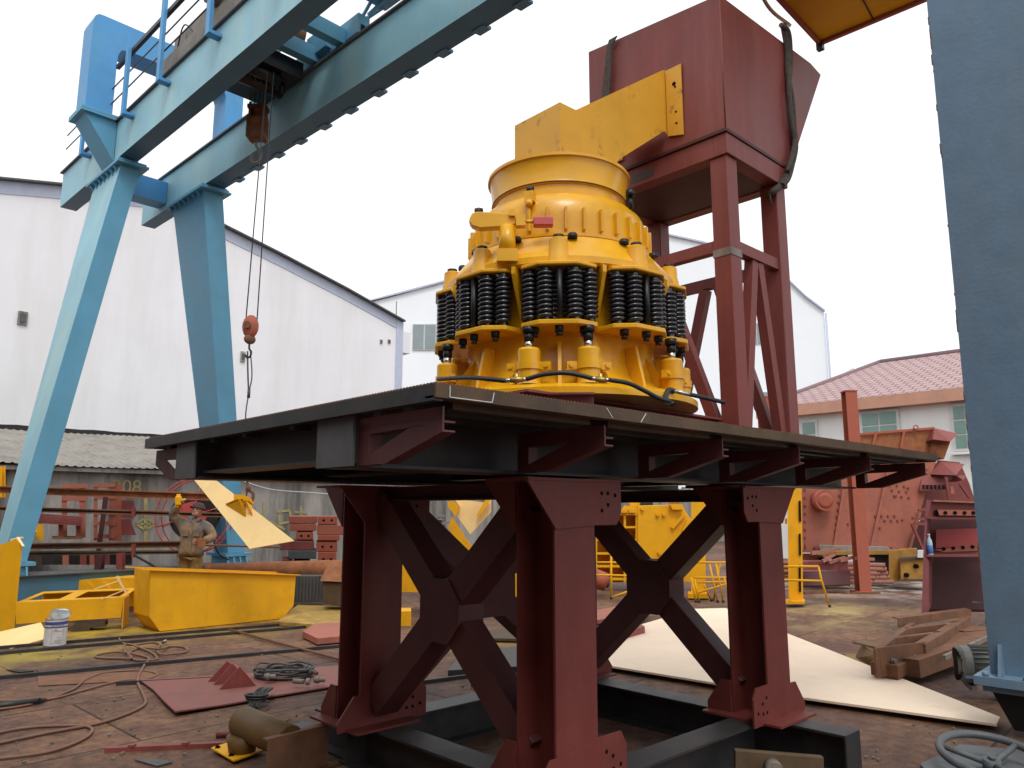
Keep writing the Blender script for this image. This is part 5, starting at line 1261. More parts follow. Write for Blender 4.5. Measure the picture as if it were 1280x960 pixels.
def cables():
    random.seed(3)
    c=G(355,846,.03); m=MB()
    for k in range(9):
        pts=[]; a0=random.uniform(0,6); rr=random.uniform(.75,1.05)
        for i in range(14):
            a=a0+i*.5; pts.append(c+_R*(.27*rr*math.cos(a))+V((FH.x,FH.y,0))*(.20*rr*math.sin(a))+UP*(.012+.014*k*random.uniform(.5,1)))
        m.path(smooth_path(pts,4),.009,n=6)
    for k in range(5):
        p=c+_R*random.uniform(-.3,.25)-FH*random.uniform(.05,.16)+UP*.05; m.path(smooth_path([p,p+_R*.12+UP*.02,p+_R*.2-FH*.03]),.018,n=6)
    solo(m,'welding_cable_coil','cable','tangled grey welding leads with clamps on the red plate','cable coil')
    for (u,v),lb in zip(((330,846),(380,852),(392,850)),('metal welding clamp at the left end of the tangled grey leads','metal welding clamp in the middle of the tangled grey leads','metal welding clamp at the right end of the tangled grey leads')):
        m=MB(); p=G(u,v,.09); m.tube(p,p+_R*.10*random.choice((1,-1))+FH*.02,.022,n=8); m.tube(p+_R*.02,p+_R*.05,.03,n=10)
        solo(m,'welding_clamp','scrap',lb,'clamp','welding clamps')
    c=G(320,880,.03); m=MB()
    for k in range(8):
        a=random.uniform(-.6,.6); p=c+_R*random.uniform(-.06,.06)
        m.path(smooth_path([p-FH*.12+_R*random.uniform(-.05,.05),p+UP*.05,p+FH*.13+_R*.02*k*.3+UP*.09,c+FH*.32+_R*.03+UP*.05]),.011,n=6)
    for k in range(3): 
        m.path([c+_R*(.07+.01*k)*math.cos(j*.52)+UP*(.03+.02*k)+FH*(.05*math.sin(j*.52)) for j in range(12)],.011,n=6,close=True)
    solo(m,'black_cable_bundle','rubber','black bundled cable flopped over the lower edge of the red plate','cable bundle')
cables()
def elbow():
    t=thing('flanged_pipe','ochre bent pipe stub with a bolted square flange, lying before the left platform column','pipe',G(300,945))
    m=MB(); m.tube(G(303,902,.20),G(362,928,.17),.10,n=28); m.build('pipe','rust_yel',t).data.materials[0]=M['ochre']
    m=MB(); m.tube(G(303,918,.14),G(303,940,.03),.10,.085,n=24); m.build('bend','ochre',t)
    m=MB(); m.prism([G(264,934,.035),G(292,950,.035),G(335,935,.035),G(303,922,.035)],-UP*.014); m.bevel(.003); m.build('flange','yellow2',t)
    m=MB()
    for u,v in ((272,935),(289,945),(326,935)): m.tube(G(u,v,.0355),G(u,v,.037),.018,n=10)
    m.build('bolt_hole','void',t)
M['ochre']=mat('dull_ochre_paint',(.16,.085,.02),.6,var=.2,dirt=(.08,.05,.025),damt=.7,dscale=6,bump=.1)
elbow()
m=MB(); a=G(336,924,.24); b=G(411,905,.24); w=Wall(a,b); m.prism([a,b,V((b.x,b.y,0)),V((a.x,a.y,0))],w.n*.014); m.prism([a+w.n*.0145-UP*.006,b+w.n*.0145-UP*.006,b+w.n*.07-UP*.006,a+w.n*.07-UP*.006],-UP*.01); m.prism([a+w.n*.0145-UP*.22,b+w.n*.0145-UP*.22,b+w.n*.07-UP*.22,a+w.n*.07-UP*.22],-UP*.01)
solo(m,'channel_offcut','rust','brown channel offcut on edge beside the ochre pipe stub','channel')
m=MB(); a=G(362,902,.2);  m.prism([G(358,910,.16),G(383,915,.16),G(404,906,.16),G(378,901,.16)],-UP*.10); solo(m,'grey_block','grey_st','small grey steel block between the ochre pipe and the column foot','block')
m=MB(); m.beam(G(132,937,.015),G(282,930,.015),.05,.03); m.obox(G(165,932,.035),_R*.02,FH*.02,UP*.008); m.obox(G(232,929,.035),_R*.02,FH*.02,UP*.008); solo(m,'red_flat_bar','red','dark red flat bar lying in the left foreground','bar')
m=MB(); m.tube(G(270,919,.02),G(295,917,.02),.02,n=10); solo(m,'red_rod_stub','red','short red rod stub just behind the ochre flange','rod')
m=MB(); m.prism([G(168,949,.012),G(203,949,.012),G(216,952,.012),G(196,957,.012)],-UP*.008); solo(m,'small_grey_scrap','grey_st','small grey offcut at the bottom edge below the red flat bar','offcut')
m=MB(); m.prism([G(8,837,.012),G(25,836,.012),G(48,838,.012),G(24,840,.012)],-UP*.006); solo(m,'thin_rusty_sliver','bolt','thin dark sliver of steel on the floor at left','offcut')
m=MB(); m.tube(G(287,787,.03),G(470,836,.03),.016,n=8); solo(m,'thin_rod','rust','thin rusty rod lying slantwise from the trough towards the left column','rod')
m=MB()
random.seed(11)
for i in range(150):
    u,v=random.uniform(0,720),random.uniform(815,955); p=G(u,v,.008); s_=random.uniform(.004,.012); m.obox(p,V((s_,0,0)),V((0,s_*.7,0)),UP*.006)
for i in range(50):
    u,v=random.uniform(960,1220),random.uniform(765,950); p=G(u,v,.008); s_=random.uniform(.004,.011); m.obox(p,V((s_,0,0)),V((0,s_*.7,0)),UP*.006)
struct(m,'floor_grit','scrap','stuff')
# ================================================================ BEHIND THE PLATFORM
def back_centre():
    t=thing('yellow_chute_cone','yellow faceted chute section standing behind the left cross brace','chute',V((qr(590,740,14).x,qr(590,740,14).y,0)))
    m=MB(); pr(m,[(565,625),(560,628),(560,633),(569,645),(575,633)],13.9,.3); pr(m,[(565,645),(583,674),(620,720),(600,720),(560,660)],13.95,.1); m.build('side_plate','yellow2',t)
    m=MB(); pr(m,[(564,619),(577,619),(580,625),(605,628),(614,624),(614,640),(588,668),(569,642),(575,633)],14.0,.1); m.build('front_plate','cream',t)
    m=MB(); pr(m,[(607,624),(613,625),(600,645),(596,644)],13.85,.1); m.build('rib','yellow2',t)
    t=thing('yellow_chute_wing','pale yellow sloped chute wing between the left braces and the near column','chute',V((qr(635,740,13).x,qr(635,740,13).y,0)))
    m=MB(); pr(m,[(620,680),(645,642),(660,652),(650,676),(630,684)],13.0,.2); m.build('top_face','cream',t)
    m=MB(); pr(m,[(612,704),(628,680),(650,680),(640,704)],12.95,.25); m.build('lower_face','yellow2',t)
    m=MB(); pr(m,[(641,700),(648,690),(648,752),(641,752)],12.7,.1); m.build('leg','yellow2',t)
    t=thing('low_yellow_chassis','low yellow chassis beam behind the left platform column','chassis',V((qr(510,788,11.5).x,qr(510,788,11.5).y,0)))
    m=MB(); pr(m,[(500,716),(505,704),(508,712),(565,714),(565,740),(500,740)],12.2,.5); m.build('upper_beam','yellow2',t)
    m=MB(); pr(m,[(480,765),(514,764),(514,787),(480,788)],11.0,.4); m.build('lower_box','yellow2',t)
    m=MB(); pr(m,[(540,760),(600,690),(606,690),(552,770)],11.6,.15); m.build('strut','cream',t)
    # scrap pile of separate strips
    random.seed(5); b0=qr(530,712,17.5)
    for i in range(34):
        u=random.uniform(500,548); v=random.uniform(648,706); a=random.uniform(-.25,.15) if v>670 else random.uniform(-.45,-.1)
        c=qr(u,v,17.2+random.uniform(-.2,.4)); L_=random.uniform(.35,.7); d=(_R*math.cos(a)+UP*math.sin(a)*-1)
        m=MB(); m.beam(c-d*L_,c+d*L_,.10,random.uniform(.02,.05),up=UP); solo(m,'scrap_strip','scrap','weathered grey steel strip in the scrap pile behind the left cross brace','scrap strip','strips in the scrap pile')
    m=MB(); m.prism([qr(495,700,17.9),qr(560,700,17.9),qr(552,650,17.9),qr(503,645,17.9)],FH*.8); solo(m,'scrap_bin','mill','dark bin filled with the weathered strips','bin')
    m=MB(); pr(m,[(497,668),(518,668),(518,704),(505,704)],16.6,.1); solo(m,'grey_sheet','grey_st','grey sheet leaning against the left side of the scrap strips','panel').data.materials[0]=M['concrete']
    t=thing('salmon_cone','small salmon ribbed cone beside the scrap strips','cone',V((qr(550,712,15).x,qr(550,712,15).y,0)))
    m=MB(); pr(m,[(540,683),(547,681),(565,700),(560,712),(540,712)],15.5,.3); m.build('shell','salmon2',t)
    m=MB(); m.beam(qr(543,684,15.4),qr(549,708,15.4),.03,.03); m.beam(qr(556,690,15.4),qr(545,710,15.4),.03,.03); m.build('rib','salmon',t)
    # plates on the floor behind
    m=MB(); m.prism([G(588,797,.05),G(600,788,.05),G(632,786,.05),G(700,794,.05),G(700,800,.05)],-UP*.03); solo(m,'rusty_slab','rust_yel','rusty slab on the floor seen under the left cross brace','slab')
    m=MB(); m.prism([G(580,812,.06),G(700,806,.06),G(700,830,.06),G(560,838,.06)],-UP*.055); solo(m,'dark_slab','mill','dark flat slab on the floor just behind the braces','slab')
    m=MB(); m.beam(G(590,852,.05),G(690,860,.05),.06,.08); m.obox(G(636,855,.10),_R*.02,FH*.04,UP*.06); solo(m,'dark_bar','mill','short dark bar with upright plate on the floor behind the near column','bar')
    m=MB(); m.hbeam(G(752,872,.08),G(752,850,.08),.08,.16,.012); solo(m,'stub_beam','mill','short upright dark stub beam beside the far column foot','beam')
    # salmon / dark plates right of the near column
    m=MB(); m.prism([G(700,770,.16),G(806,752,.16),G(806,765,.16),G(700,783,.16)],-UP*.05); solo(m,'salmon_slab','salmon','broad salmon slab on blocks seen right of the near column','slab')
    m=MB(); m.prism([G(700,790,.14),G(792,775,.14),G(806,783,.14),G(745,800,.14)],-UP*.13); solo(m,'dark_red_block','red','dark red block on the floor right of the near column','block')
    m=MB(); a=G(777,754,.17); m.prism([a,a+_R*.2,a+_R*.22+UP*.05,a+_R*.1+UP*.09],FH*.12); solo(m,'yellow_wedge','cream','small pale wedge lying on the salmon slab','wedge')
    t=thing('salmon_roller','small salmon roller lying behind the yellow railing, next to the near column','roller',G(752,732))
    a=qr(742,722,14.6);b=qr(758,728,14.6); m=MB(); m.tube(a,b,.17,n=20); m.build('drum','salmon2',t); m=MB(); m.tube(b,b+(b-a).normalized()*.06,.09,n=12); m.build('hub','rust',t)
back_centre()
def yellow_machine():
    r=15.6
    t=thing('yellow_screen_body','large yellow machine body with ribbed end panel and curved notch, behind the right cross brace','machine body',V((qr(830,728,r).x,qr(830,728,r).y,0)))
    m=MB(); pr(m,[(797,632),(836,631),(853,630),(857,640),(864,649),(868,660),(872,728),(797,728)],r,.08); m.bevel(.01); m.build('side_plate','yellow2',t)
    m=MB()
    for v in (643,659,675,692,708,724): pr(m,[(741,v-1.3),(796.5,v-1.3),(796.5,v+1.3),(741,v+1.3)],r+.05,.35)
    for u in (745,764,781,796): pr(m,[(u-1.5 if u>745 else 737,622 if u==745 else 642),(u+1.5,622 if u==745 else 642),(u+1.5,728),(u-1.5 if u>745 else 737,728)],r+.04,.36)
    m.build('ribbed_panel','yellow2',t)
    m=MB(); pr(m,[(740,640),(797,640),(797,728),(740,728)],r+.42,.03); m.build('back_sheet','yellow2',t)
    m=MB(); pr(m,[(773,644),(780,632),(797,632),(797,644)],r+.02,.4); m.build('sloped_shoulder','yellow2',t)
    m=MB(); c=qr(797,630,r+.3); m.tube(c-FH*.1,c+FH*.3,.16,n=28); m.build('bearing_ring','yellow',t)
    m=MB(); c=qr(807,630,r+.3); m.tube(c-FH*.12,c+FH*.3,.13,n=24); m.build('rotor','rubber',t)
    m=MB(); pr(m,[(837,630),(853,630),(853,637),(841,637)],r-.12,.12); m.beam(qr(855,643,r-.04),qr(840,660,r-.04),.06,.05); m.beam(qr(860,650,r-.04),qr(854,664,r-.04),.05,.05); m.build('bracket','yellow2',t)
    m=MB(); pr(m,[(836,622),(849,622),(849,630),(836,630)],r,.2); m.build('block','rust_or',t)
    m=MB()
    for u,v in ((822,643),(830,643),(824,691),(803,636)): c=qr(u,v,r-.03); m.tube(c-FH*.03,c+FH*.03,.035,n=10)
    m.build('bolt','yellow2',t)
    m=MB()
    for u in (780,790): 
        c=qr(u,639,r-.02); m.obox(c,_R*.07,FH*.03,UP*.03)
    m.build('lug','yellow',t)
    # columns
    t=thing('yellow_column','tall plain yellow column right of the notched yellow body','column',V((qr(868,750,14.2).x,qr(868,750,14.2).y,0)))
    m=MB(); pr(m,[(864,612),(882,612),(882,745),(864,745)],14.2,.3); m.build('face','yellow2',t); m=MB(); pr(m,[(860,742),(886,742),(886,748),(860,748)],14.1,.4); m.build('base_plate','yellow2',t)
    t=thing('yellow_column','slotted yellow column standing right of the far right platform column','column',G(994,755))
    m=MB(); pr(m,[(984,610),(1002,610),(1004,753),(986,753)],13.2,.04); pr(m,[(984,610),(986,610),(988,753),(986,753)],13.0,.25); m.build('face','yellow2',t)
    m=MB()
    for v0,v1 in ((626,652),(667,694),(706,740)): pr(m,[(998.5,v0),(1001,v0),(1001.5,v1),(999,v1)],13.17,.02)
    m.build('slot','void',t)
    m=MB(); pr(m,[(982,752),(1006,752),(1006,755),(982,755)],13.0,.4); m.build('base_plate','yellow2',t)
    m=MB(); pr(m,[(981,648),(984,648),(984,655),(981,655)],13.1,.1); m.build('clip','yellow2',t)
yellow_machine()
def railing(name,segs,r,label,legs):
    t=thing(name,label,'railing',V((qr(segs[0][0][0],752,r).x,qr(segs[0][0][0],752,r).y,0)),'yellow tube railings')
    m=MB()
    for a in segs: m.path([qr(u,v,r+(dz[0] if dz else 0)) for u,v,*dz in a],.017,n=8)
    m.build('rail','yellow2',t)
    for l in legs:
        m=MB(); m.path([qr(u,v,r+(dz[0] if dz else 0)) for u,v,*dz in l],.017,n=8); m.build('leg','yellow2',t)
        m=MB(); p=qr(l[-1][0],l[-1][1],r+(l[-1][2] if len(l[-1])>2 else 0)); m.tube(p+UP*.03,p-UP*.015,.024,n=8); m.build('foot','rubber',t)
railing('yellow_railing',[[(745,703),(764,703),(796,704)],[(745,719),(764,719),(797,720)],[(764,747),(797,735)]],13.9,'yellow tube railing in front of the ribbed yellow panel',[[(764,696),(764,748)],[(793,722),(798,734),(800,749)]])
railing('yellow_railing',[[(868,703),(930,703)],[(868,722),(930,722)],[(873,741),(925,724)],[(872,728),(925,727)]],13.7,'criss-cross yellow tube railings stacked left of the far right platform column',[[(868,724),(874,752)],[(864,722),(870,752)],[(880,731),(889,750,.2)],[(887,705),(897,752)],[(895,704),(904,752)],[(905,722),(914,752)],[(900,704),(892,751,.3)]])
railing('yellow_railing',[[(980,708),(1023,708)],[(980,725),(1027,726)]],12.6,'yellow tube railing end with a slanting leg beside the slotted yellow column',[[(1023,708),(1027,726),(1037,758)]])
m=MB(); m.beam(G(1005,741,.03),G(1028,740,.03),.05,.05); solo(m,'dark_flat_bar','rust','short dark bar on the floor behind the slanting railing leg','bar')
# big cream plate on the floor
m=MB(); pts=[(700,815),(745,797),(868,761),(907,760),(985,792),(1250,896),(1246,905),(999,871),(860,848),(700,822)]
m.prism([G(u,v,.06) for u,v in pts],-UP*.018); solo(m,'cream_plate','lcream','huge pale cream steel plate lying on the floor, pointed towards the right','steel plate')
for i,(u,v) in enumerate(((802,838),(915,856),(1180,893),(1228,902))):
    m=MB(); m.obox(G(u,v,.02)+FH*.04,_R*.05,FH*.05,UP*.02); solo(m,'packing_strip','mill',['dark packing strip under the left part of the cream plate','dark packing strip under the middle of the cream plate','dark packing strip near the right point of the cream plate','dark packing strip at the very tip of the cream plate'][i],'packing strip','packing strips under the cream plate')
m=MB(); m.prism([G(1098,839,.064),G(1112,840,.064),G(1114,844,.064),G(1100,846,.064)],-UP*.003); solo(m,'yellow_scrap','yellow','small yellow scrap on the edge of the cream plate','scrap')
# ================================================================ RIGHT: SCREENS
def screens():
    r=17.0
    t=thing('salmon_screen','large salmon vibrating screen with bolted side plate and round hub, right background','machine',V((qr(1080,730,r).x,qr(1080,730,r).y,0)))
    m=MB(); pr(m,[(1000,609),(1080,580),(1172,570),(1150,640),(1136,690),(1003,690)],r,.05); m.build('side_plate','salmon',t)
    m=MB()
    for (u0,v0,u1,v1) in ((1055,610,1042,690),(1112,580,1088,690),(1003,689,1136,689),(1150,640,1136,690),(1001,609,1003,689)): m.beam(qr(u0,v0,r-.04),qr(u1,v1,r-.04),.06,.03,up=FH)
    m.build('stiffener','salmon',t)
    m=MB(); c=qr(1025,626,r); m.tube(c-FH*.30,c+FH*.02,.22,n=32); m.lathe([(.10,0),(.17,0),(.17,.012),(.10,.012)],c-FH*.302,24,axis=FH); m.build('hub','salmon2',t)
    m=MB(); random.seed(2)
    for u,v in [(1006+i*12,685) for i in range(10)]+[(1006,612+i*10) for i in range(8)]+[(1094+i*4,645+i%2*6) for i in range(8)]+[(1050-i,610+i*9) for i in range(8)]+[(1112+i*3,606+(i*7)%20) for i in range(9)]+[(1100,660),(1128,650),(1120,620),(1135,610),(1060,655)]:
        c=qr(u,v,r-.01); m.tube(c-FH*.02,c+FH*.01,.024,n=6)
    m.build('bolt','red',t)
    m=MB(); pr(m,[(1003,692),(1060,692),(1060,705),(1090,740),(1003,740)],r+.2,.1); pr(m,[(1086,692),(1150,692),(1150,740),(1086,740)],r+1.6,.1); m.build('lower_plate','salmon',t)
    m=MB(); m.prism([qr(1024,672+25,r-.05),qr(1060,695,r-.05),qr(1060,705,r-.05),qr(1030,703,r-.05)],FH*.12); m.build('oval_slot','void',t)
    # upper box
    t=thing('orange_screen_box','orange-rusty upper screen box with flared spout, just above the end of the platform','machine',qr(1120,590,r+.4))
    m=MB(); pr(m,[(1060,545),(1095,541),(1168,535),(1164,560),(1172,572),(1060,590)],r+.4,.06); m.build('side_plate','rust_or',t)
    m=MB()
    for (u0,v0,u1,v1) in ((1060,544,1168,535),(1130,539,1126,560),(1095,541,1090,560)): m.beam(qr(u0,v0,r+.35),qr(u1,v1,r+.35),.05,.03,up=FH)
    m.path([qr(1145,537,r+.3)+_R*.05*math.cos(a*.6)+UP*(.05+.05*math.sin(a*.6)) for a in range(11)],.015,n=6,close=True)
    m.build('stiffener','salmon2',t)
    m=MB(); m.prism([qr(1168,535,r+.3),qr(1198,542,r+.1),qr(1188,552,r-.2),qr(1166,549,r+.1)],UP*-.03+FH*.3); m.build('spout_lip','red',t)
    m=MB(); m.prism([qr(1167,550,r+.3),qr(1188,552,r+.1),qr(1180,574,r+.1),qr(1163,568,r+.3)],FH*.4); m.build('spout','rust_or',t)
    # lower spouts
    t=thing('red_discharge_chute','red-brown stepped discharge chutes with toothed lips, right of the salmon screen','chute',V((qr(1185,690,r-.4).x,qr(1185,690,r-.4).y,0)))
    m=MB(); pr(m,[(1172,575),(1200,578),(1212,605),(1228,655),(1150,655),(1150,625),(1165,590)],r+.6,.3); m.build('shell','red',t)
    m=MB()
    m.prism([qr(1176,577,r),qr(1206,580,r-.1),qr(1195,594,r-.4),qr(1162,593,r)],UP*-.03+FH*.3)
    m.prism([qr(1190,592,r),qr(1208,595,r-.1),qr(1204,600,r-.3),qr(1190,600,r)],UP*-.03+FH*.3)
    m.prism([qr(1152,597,r),qr(1184,594,r),qr(1184,612,r-.1),qr(1150,614,r-.1)],FH*.2)
    m.build('lip','red',t)
    m=MB()
    for i in range(6): m.obox(qr(1155+i*5,609,r-.2),_R*.02,FH*.05,UP*.05)
    m.build('tooth','red_dk',t)
    m=MB()
    for (a,b) in (((1182,596),(1186,625)),((1148,638),(1160,636)),((1140,648),(1160,649)),((1142,655),(1158,655)),((1140,655),(1155,690)),((1200,605),(1212,622))): m.beam(qr(*a,r-.3),qr(*b,r-.3),.05,.05,up=FH)
    m.build('bar','red',t)
    m=MB(); c=qr(1191,617,r-.5); m.prism([c-_R*.04,c+_R*.04,c+_R*.035+UP*.12,c+UP*.16,c-_R*.035+UP*.12],FH*.03); m.build('lifting_lug','salmon',t)
    m=MB(); pr(m,[(1128,652),(1245,652),(1245,738),(1128,738)],r+2.2,.2); m.build('rear_panel','red_dk',t)
    # posts
    for (u0,u1,v0,v1,rr,lab) in ((1052,1070,490,738,15.3,'tall rust-red post rising above the platform end, in front of the salmon screen'),(946,962,497,735,17.5,'rust-red post mostly hidden behind the platform, right of the near hopper post')):
        t=thing('red_post',lab,'post',V((qr(u0,v1,rr).x,qr(u0,v1,rr).y,0)))
        a=qr((u0+u1)/2,v0,rr); b=V((a.x,a.y,0)); w=(u1-u0)*rr/963*.8
        m=MB(); m.hbeam(b,a,w,w,.02,up=FH); m.build('shaft','salmon2',t)
        m=MB(); m.obox(a+UP*.01,_R*w*.55,FH*w*.55,UP*.012); m.obox(b+UP*.02,_R*w*.8,FH*w*.8,UP*.015); m.build('end_plate','salmon2',t)
        m=MB()
        for i in range(5):
            c=b+UP*(.5+i*.62)+_R*w*.5; m.obox(c-FH*w*.3,_R*.003,FH*.04,UP*.17)
        m.build('slot','void',t)
screens()
def pipes():
    random.seed(9); n=0; r=15.9
    for row in range(5):
        for k in range(8-row):
            u=1098+k*.0; c=V((0,0,0))
            e=qr(1079+k*5.2+row*2.6,727-row*5.2,r); e=e+FH*random.uniform(-.05,.05)
            a=e-_R*0; d=(-_R*.95+FH*.30).normalized(); m=MB(); m.tube(a,a+d*1.9,.045,n=10); m.tube(a-d*.002,a+d*.1,.030,n=10)
            solo(m,'salmon_pipe','pinkrust','pinkish rusty pipe in the heap with its open ends beside the tall red post','pipe','pipes in the heap'); n+=1
    for i in range(10):
        a=qr(1003+random.uniform(-4,4),716+i*1.8,r-.6-.02*i); b=qr(1062,715+i*1.7,r-.6-.02*i); m=MB(); m.tube(a,b,.03,n=8); solo(m,'dark_ribbed_rod','pinkrust','dark rusty rod lying under the red channel left of the tall post','rod','rods under the red channel').data.materials[0]=M['red_dk']
    m=MB(); pr(m,[(1000,702),(1060,702),(1060,713),(1000,713)],15.4,.4); solo(m,'red_channel','red','red channel lying on the dark rods left of the tall red post','channel')
    for i,(a,b) in enumerate((((1028,702),(1044,692)),((1036,703),(1056,697)),((1040,702),(1030,695)),((1050,701),(1068,696)),((1014,692),(1050,686)),((1070,698),(1092,699)))):
        m=MB(); m.beam(qr(*a,15.3),qr(*b,15.5),.06,.05,up=FH); solo(m,'red_offcut','pinkrust','pinkish offcut lying loose on the red channel','offcut','offcuts on the red channel')
    m=MB(); pr(m,[(1024,682),(1110,684),(1116,689),(1026,690)],16.6,.5); solo(m,'grey_board','grey_st','long weathered grey board lying under the salmon screen','board').data.materials[0]=M['roofsheet']
    t=thing('ochre_crate','ochre steel crate with round holes, between the pipe heap and the dark red frame','crate',V((qr(1130,728,16).x,qr(1130,728,16).y,0)))
    m=MB(); pr(m,[(1126,700),(1156,698),(1156,725),(1126,725)],15.8,.4); m.bevel(.01); m.build('body','ochre2',t)
    m=MB(); pr(m,[(1124,698),(1158,696),(1158,699.5),(1124,701)],15.75,.5); pr(m,[(1124,724),(1158,724),(1158,727),(1124,727)],15.75,.5); m.build('rim','rust_yel',t)
    m=MB()
    for u,v in ((1134,719),(1146,708)): c=qr(u,v,15.74); m.tube(c,c+FH*.05,.045,n=14)
    m.build('hole','void',t)
    m=MB(); pr(m,[(1111,688),(1124,688),(1126,727),(1112,726)],16.0,.4); pr(m,[(1022,690),(1112,688),(1112,693),(1022,694)],16.5,.3); pr(m,[(1124,687),(1146,686),(1146,697),(1124,697)],16.2,.4); solo(m,'ochre_box_frame','ochre2','ochre open box frame with dark inside, left of the ochre crate','frame')
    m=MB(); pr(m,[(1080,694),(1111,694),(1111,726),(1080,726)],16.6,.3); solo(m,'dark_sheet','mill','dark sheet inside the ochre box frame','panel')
    m=MB(); pr(m,[(1147,688),(1156,688),(1156,697),(1147,697)],15.6,.2); solo(m,'white_rag','frame_w','small white bundle on top of the ochre crate','rag')
pipes()
M['red_fr']=mat('rosy_red_primer',(.24,.065,.07),.5,var=.15,dirt=(.12,.04,.05),damt=.5,dscale=3,bump=.08)
def darkframe():
    r=9.6
    t=thing('dark_red_screen_deck','dark red steel frame with two drilled shelves, behind the near blue leg','machine',V((qr(1190,765,r).x,qr(1190,765,r).y,0)))
    m=MB(); m.prism([qr(1158,625,r),qr(1165,625,r),qr(1159,648,r),qr(1156,694,r),qr(1161,702,r),qr(1160,766,r),qr(1152,768,r),qr(1154,700,r),qr(1154,694,r),qr(1156,650,r)],(FH+_R*.60)*.9)
    m.build('side_plate','red_fr',t)
    m=MB(); pr(m,[(1160,627),(1240,630),(1240,647),(1159,647)],r+.02,.02); pr(m,[(1158,694),(1245,694),(1245,696),(1158,696)],r-.02,.7); pr(m,[(1158,646.5),(1240,646.5),(1240,648),(1158,648)],r-.02,.9); m.build('shelf','red',t)
    m=MB(); m.beam(qr(1165,626,r-.01),qr(1245,629,r-.01),.1,.02); m.build('top_rail','pinkrust',t)
    m=MB(); pr(m,[(1172,637),(1240,638),(1240,645),(1174,644)],r-.05,.03); pr(m,[(1168,687),(1240,680),(1240,688),(1180,690)],r+.3,.03); m.build('drilled_bar','salmon',t)
    m=MB()
    for u in (1182,1194,1206,1217): c=qr(u,641,r-.06); m.tube(c-FH*.002,c+FH*.02,.022,n=10)
    for i,u in enumerate((1180,1192,1204,1216)): c=qr(u,686-i*.8,r+.29); m.tube(c-FH*.002,c+FH*.02,.022,n=10)
    c=qr(1172,641,r-.02); m.tube(c-FH*.01,c+FH*.02,.035,n=12)
    m.build('hole','void',t)
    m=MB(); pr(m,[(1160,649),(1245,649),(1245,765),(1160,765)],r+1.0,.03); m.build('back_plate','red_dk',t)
    m=MB(); pr(m,[(1170,662),(1240,660),(1240,682),(1170,685)],r+.8,.04); m.build('red_inner_plate','pink',t)
    m=MB(); pr(m,[(1160,703),(1245,703),(1245,762),(1160,762)],r+.85,.03); m.build('lower_plate','red_dk',t)  # darkened plate stands in for the shade of the open interior
    b=qr(1163,694,r+.05); b=b+UP*.0
    t=thing('water_bottle','clear plastic water bottle with blue label on the shelf of the dark red frame','bottle',b)
    m=MB().lathe([(0,0),(.033,0),(.035,.01),(.034,.15),(.030,.18),(.014,.215),(.013,.235),(0,.235)],b,20); m.build('bottle_body','plastic',t)
    m=MB().lathe([(.0352,.02),(.036,.021),(.036,.12),(.0345,.121)],b,20); m.build('label_band','label_b',t)
    m=MB().lathe([(0,.26),(.016,.26),(.016,.232),(.0135,.232)],b,14); m.build('cap','frame_w',t)
darkframe()
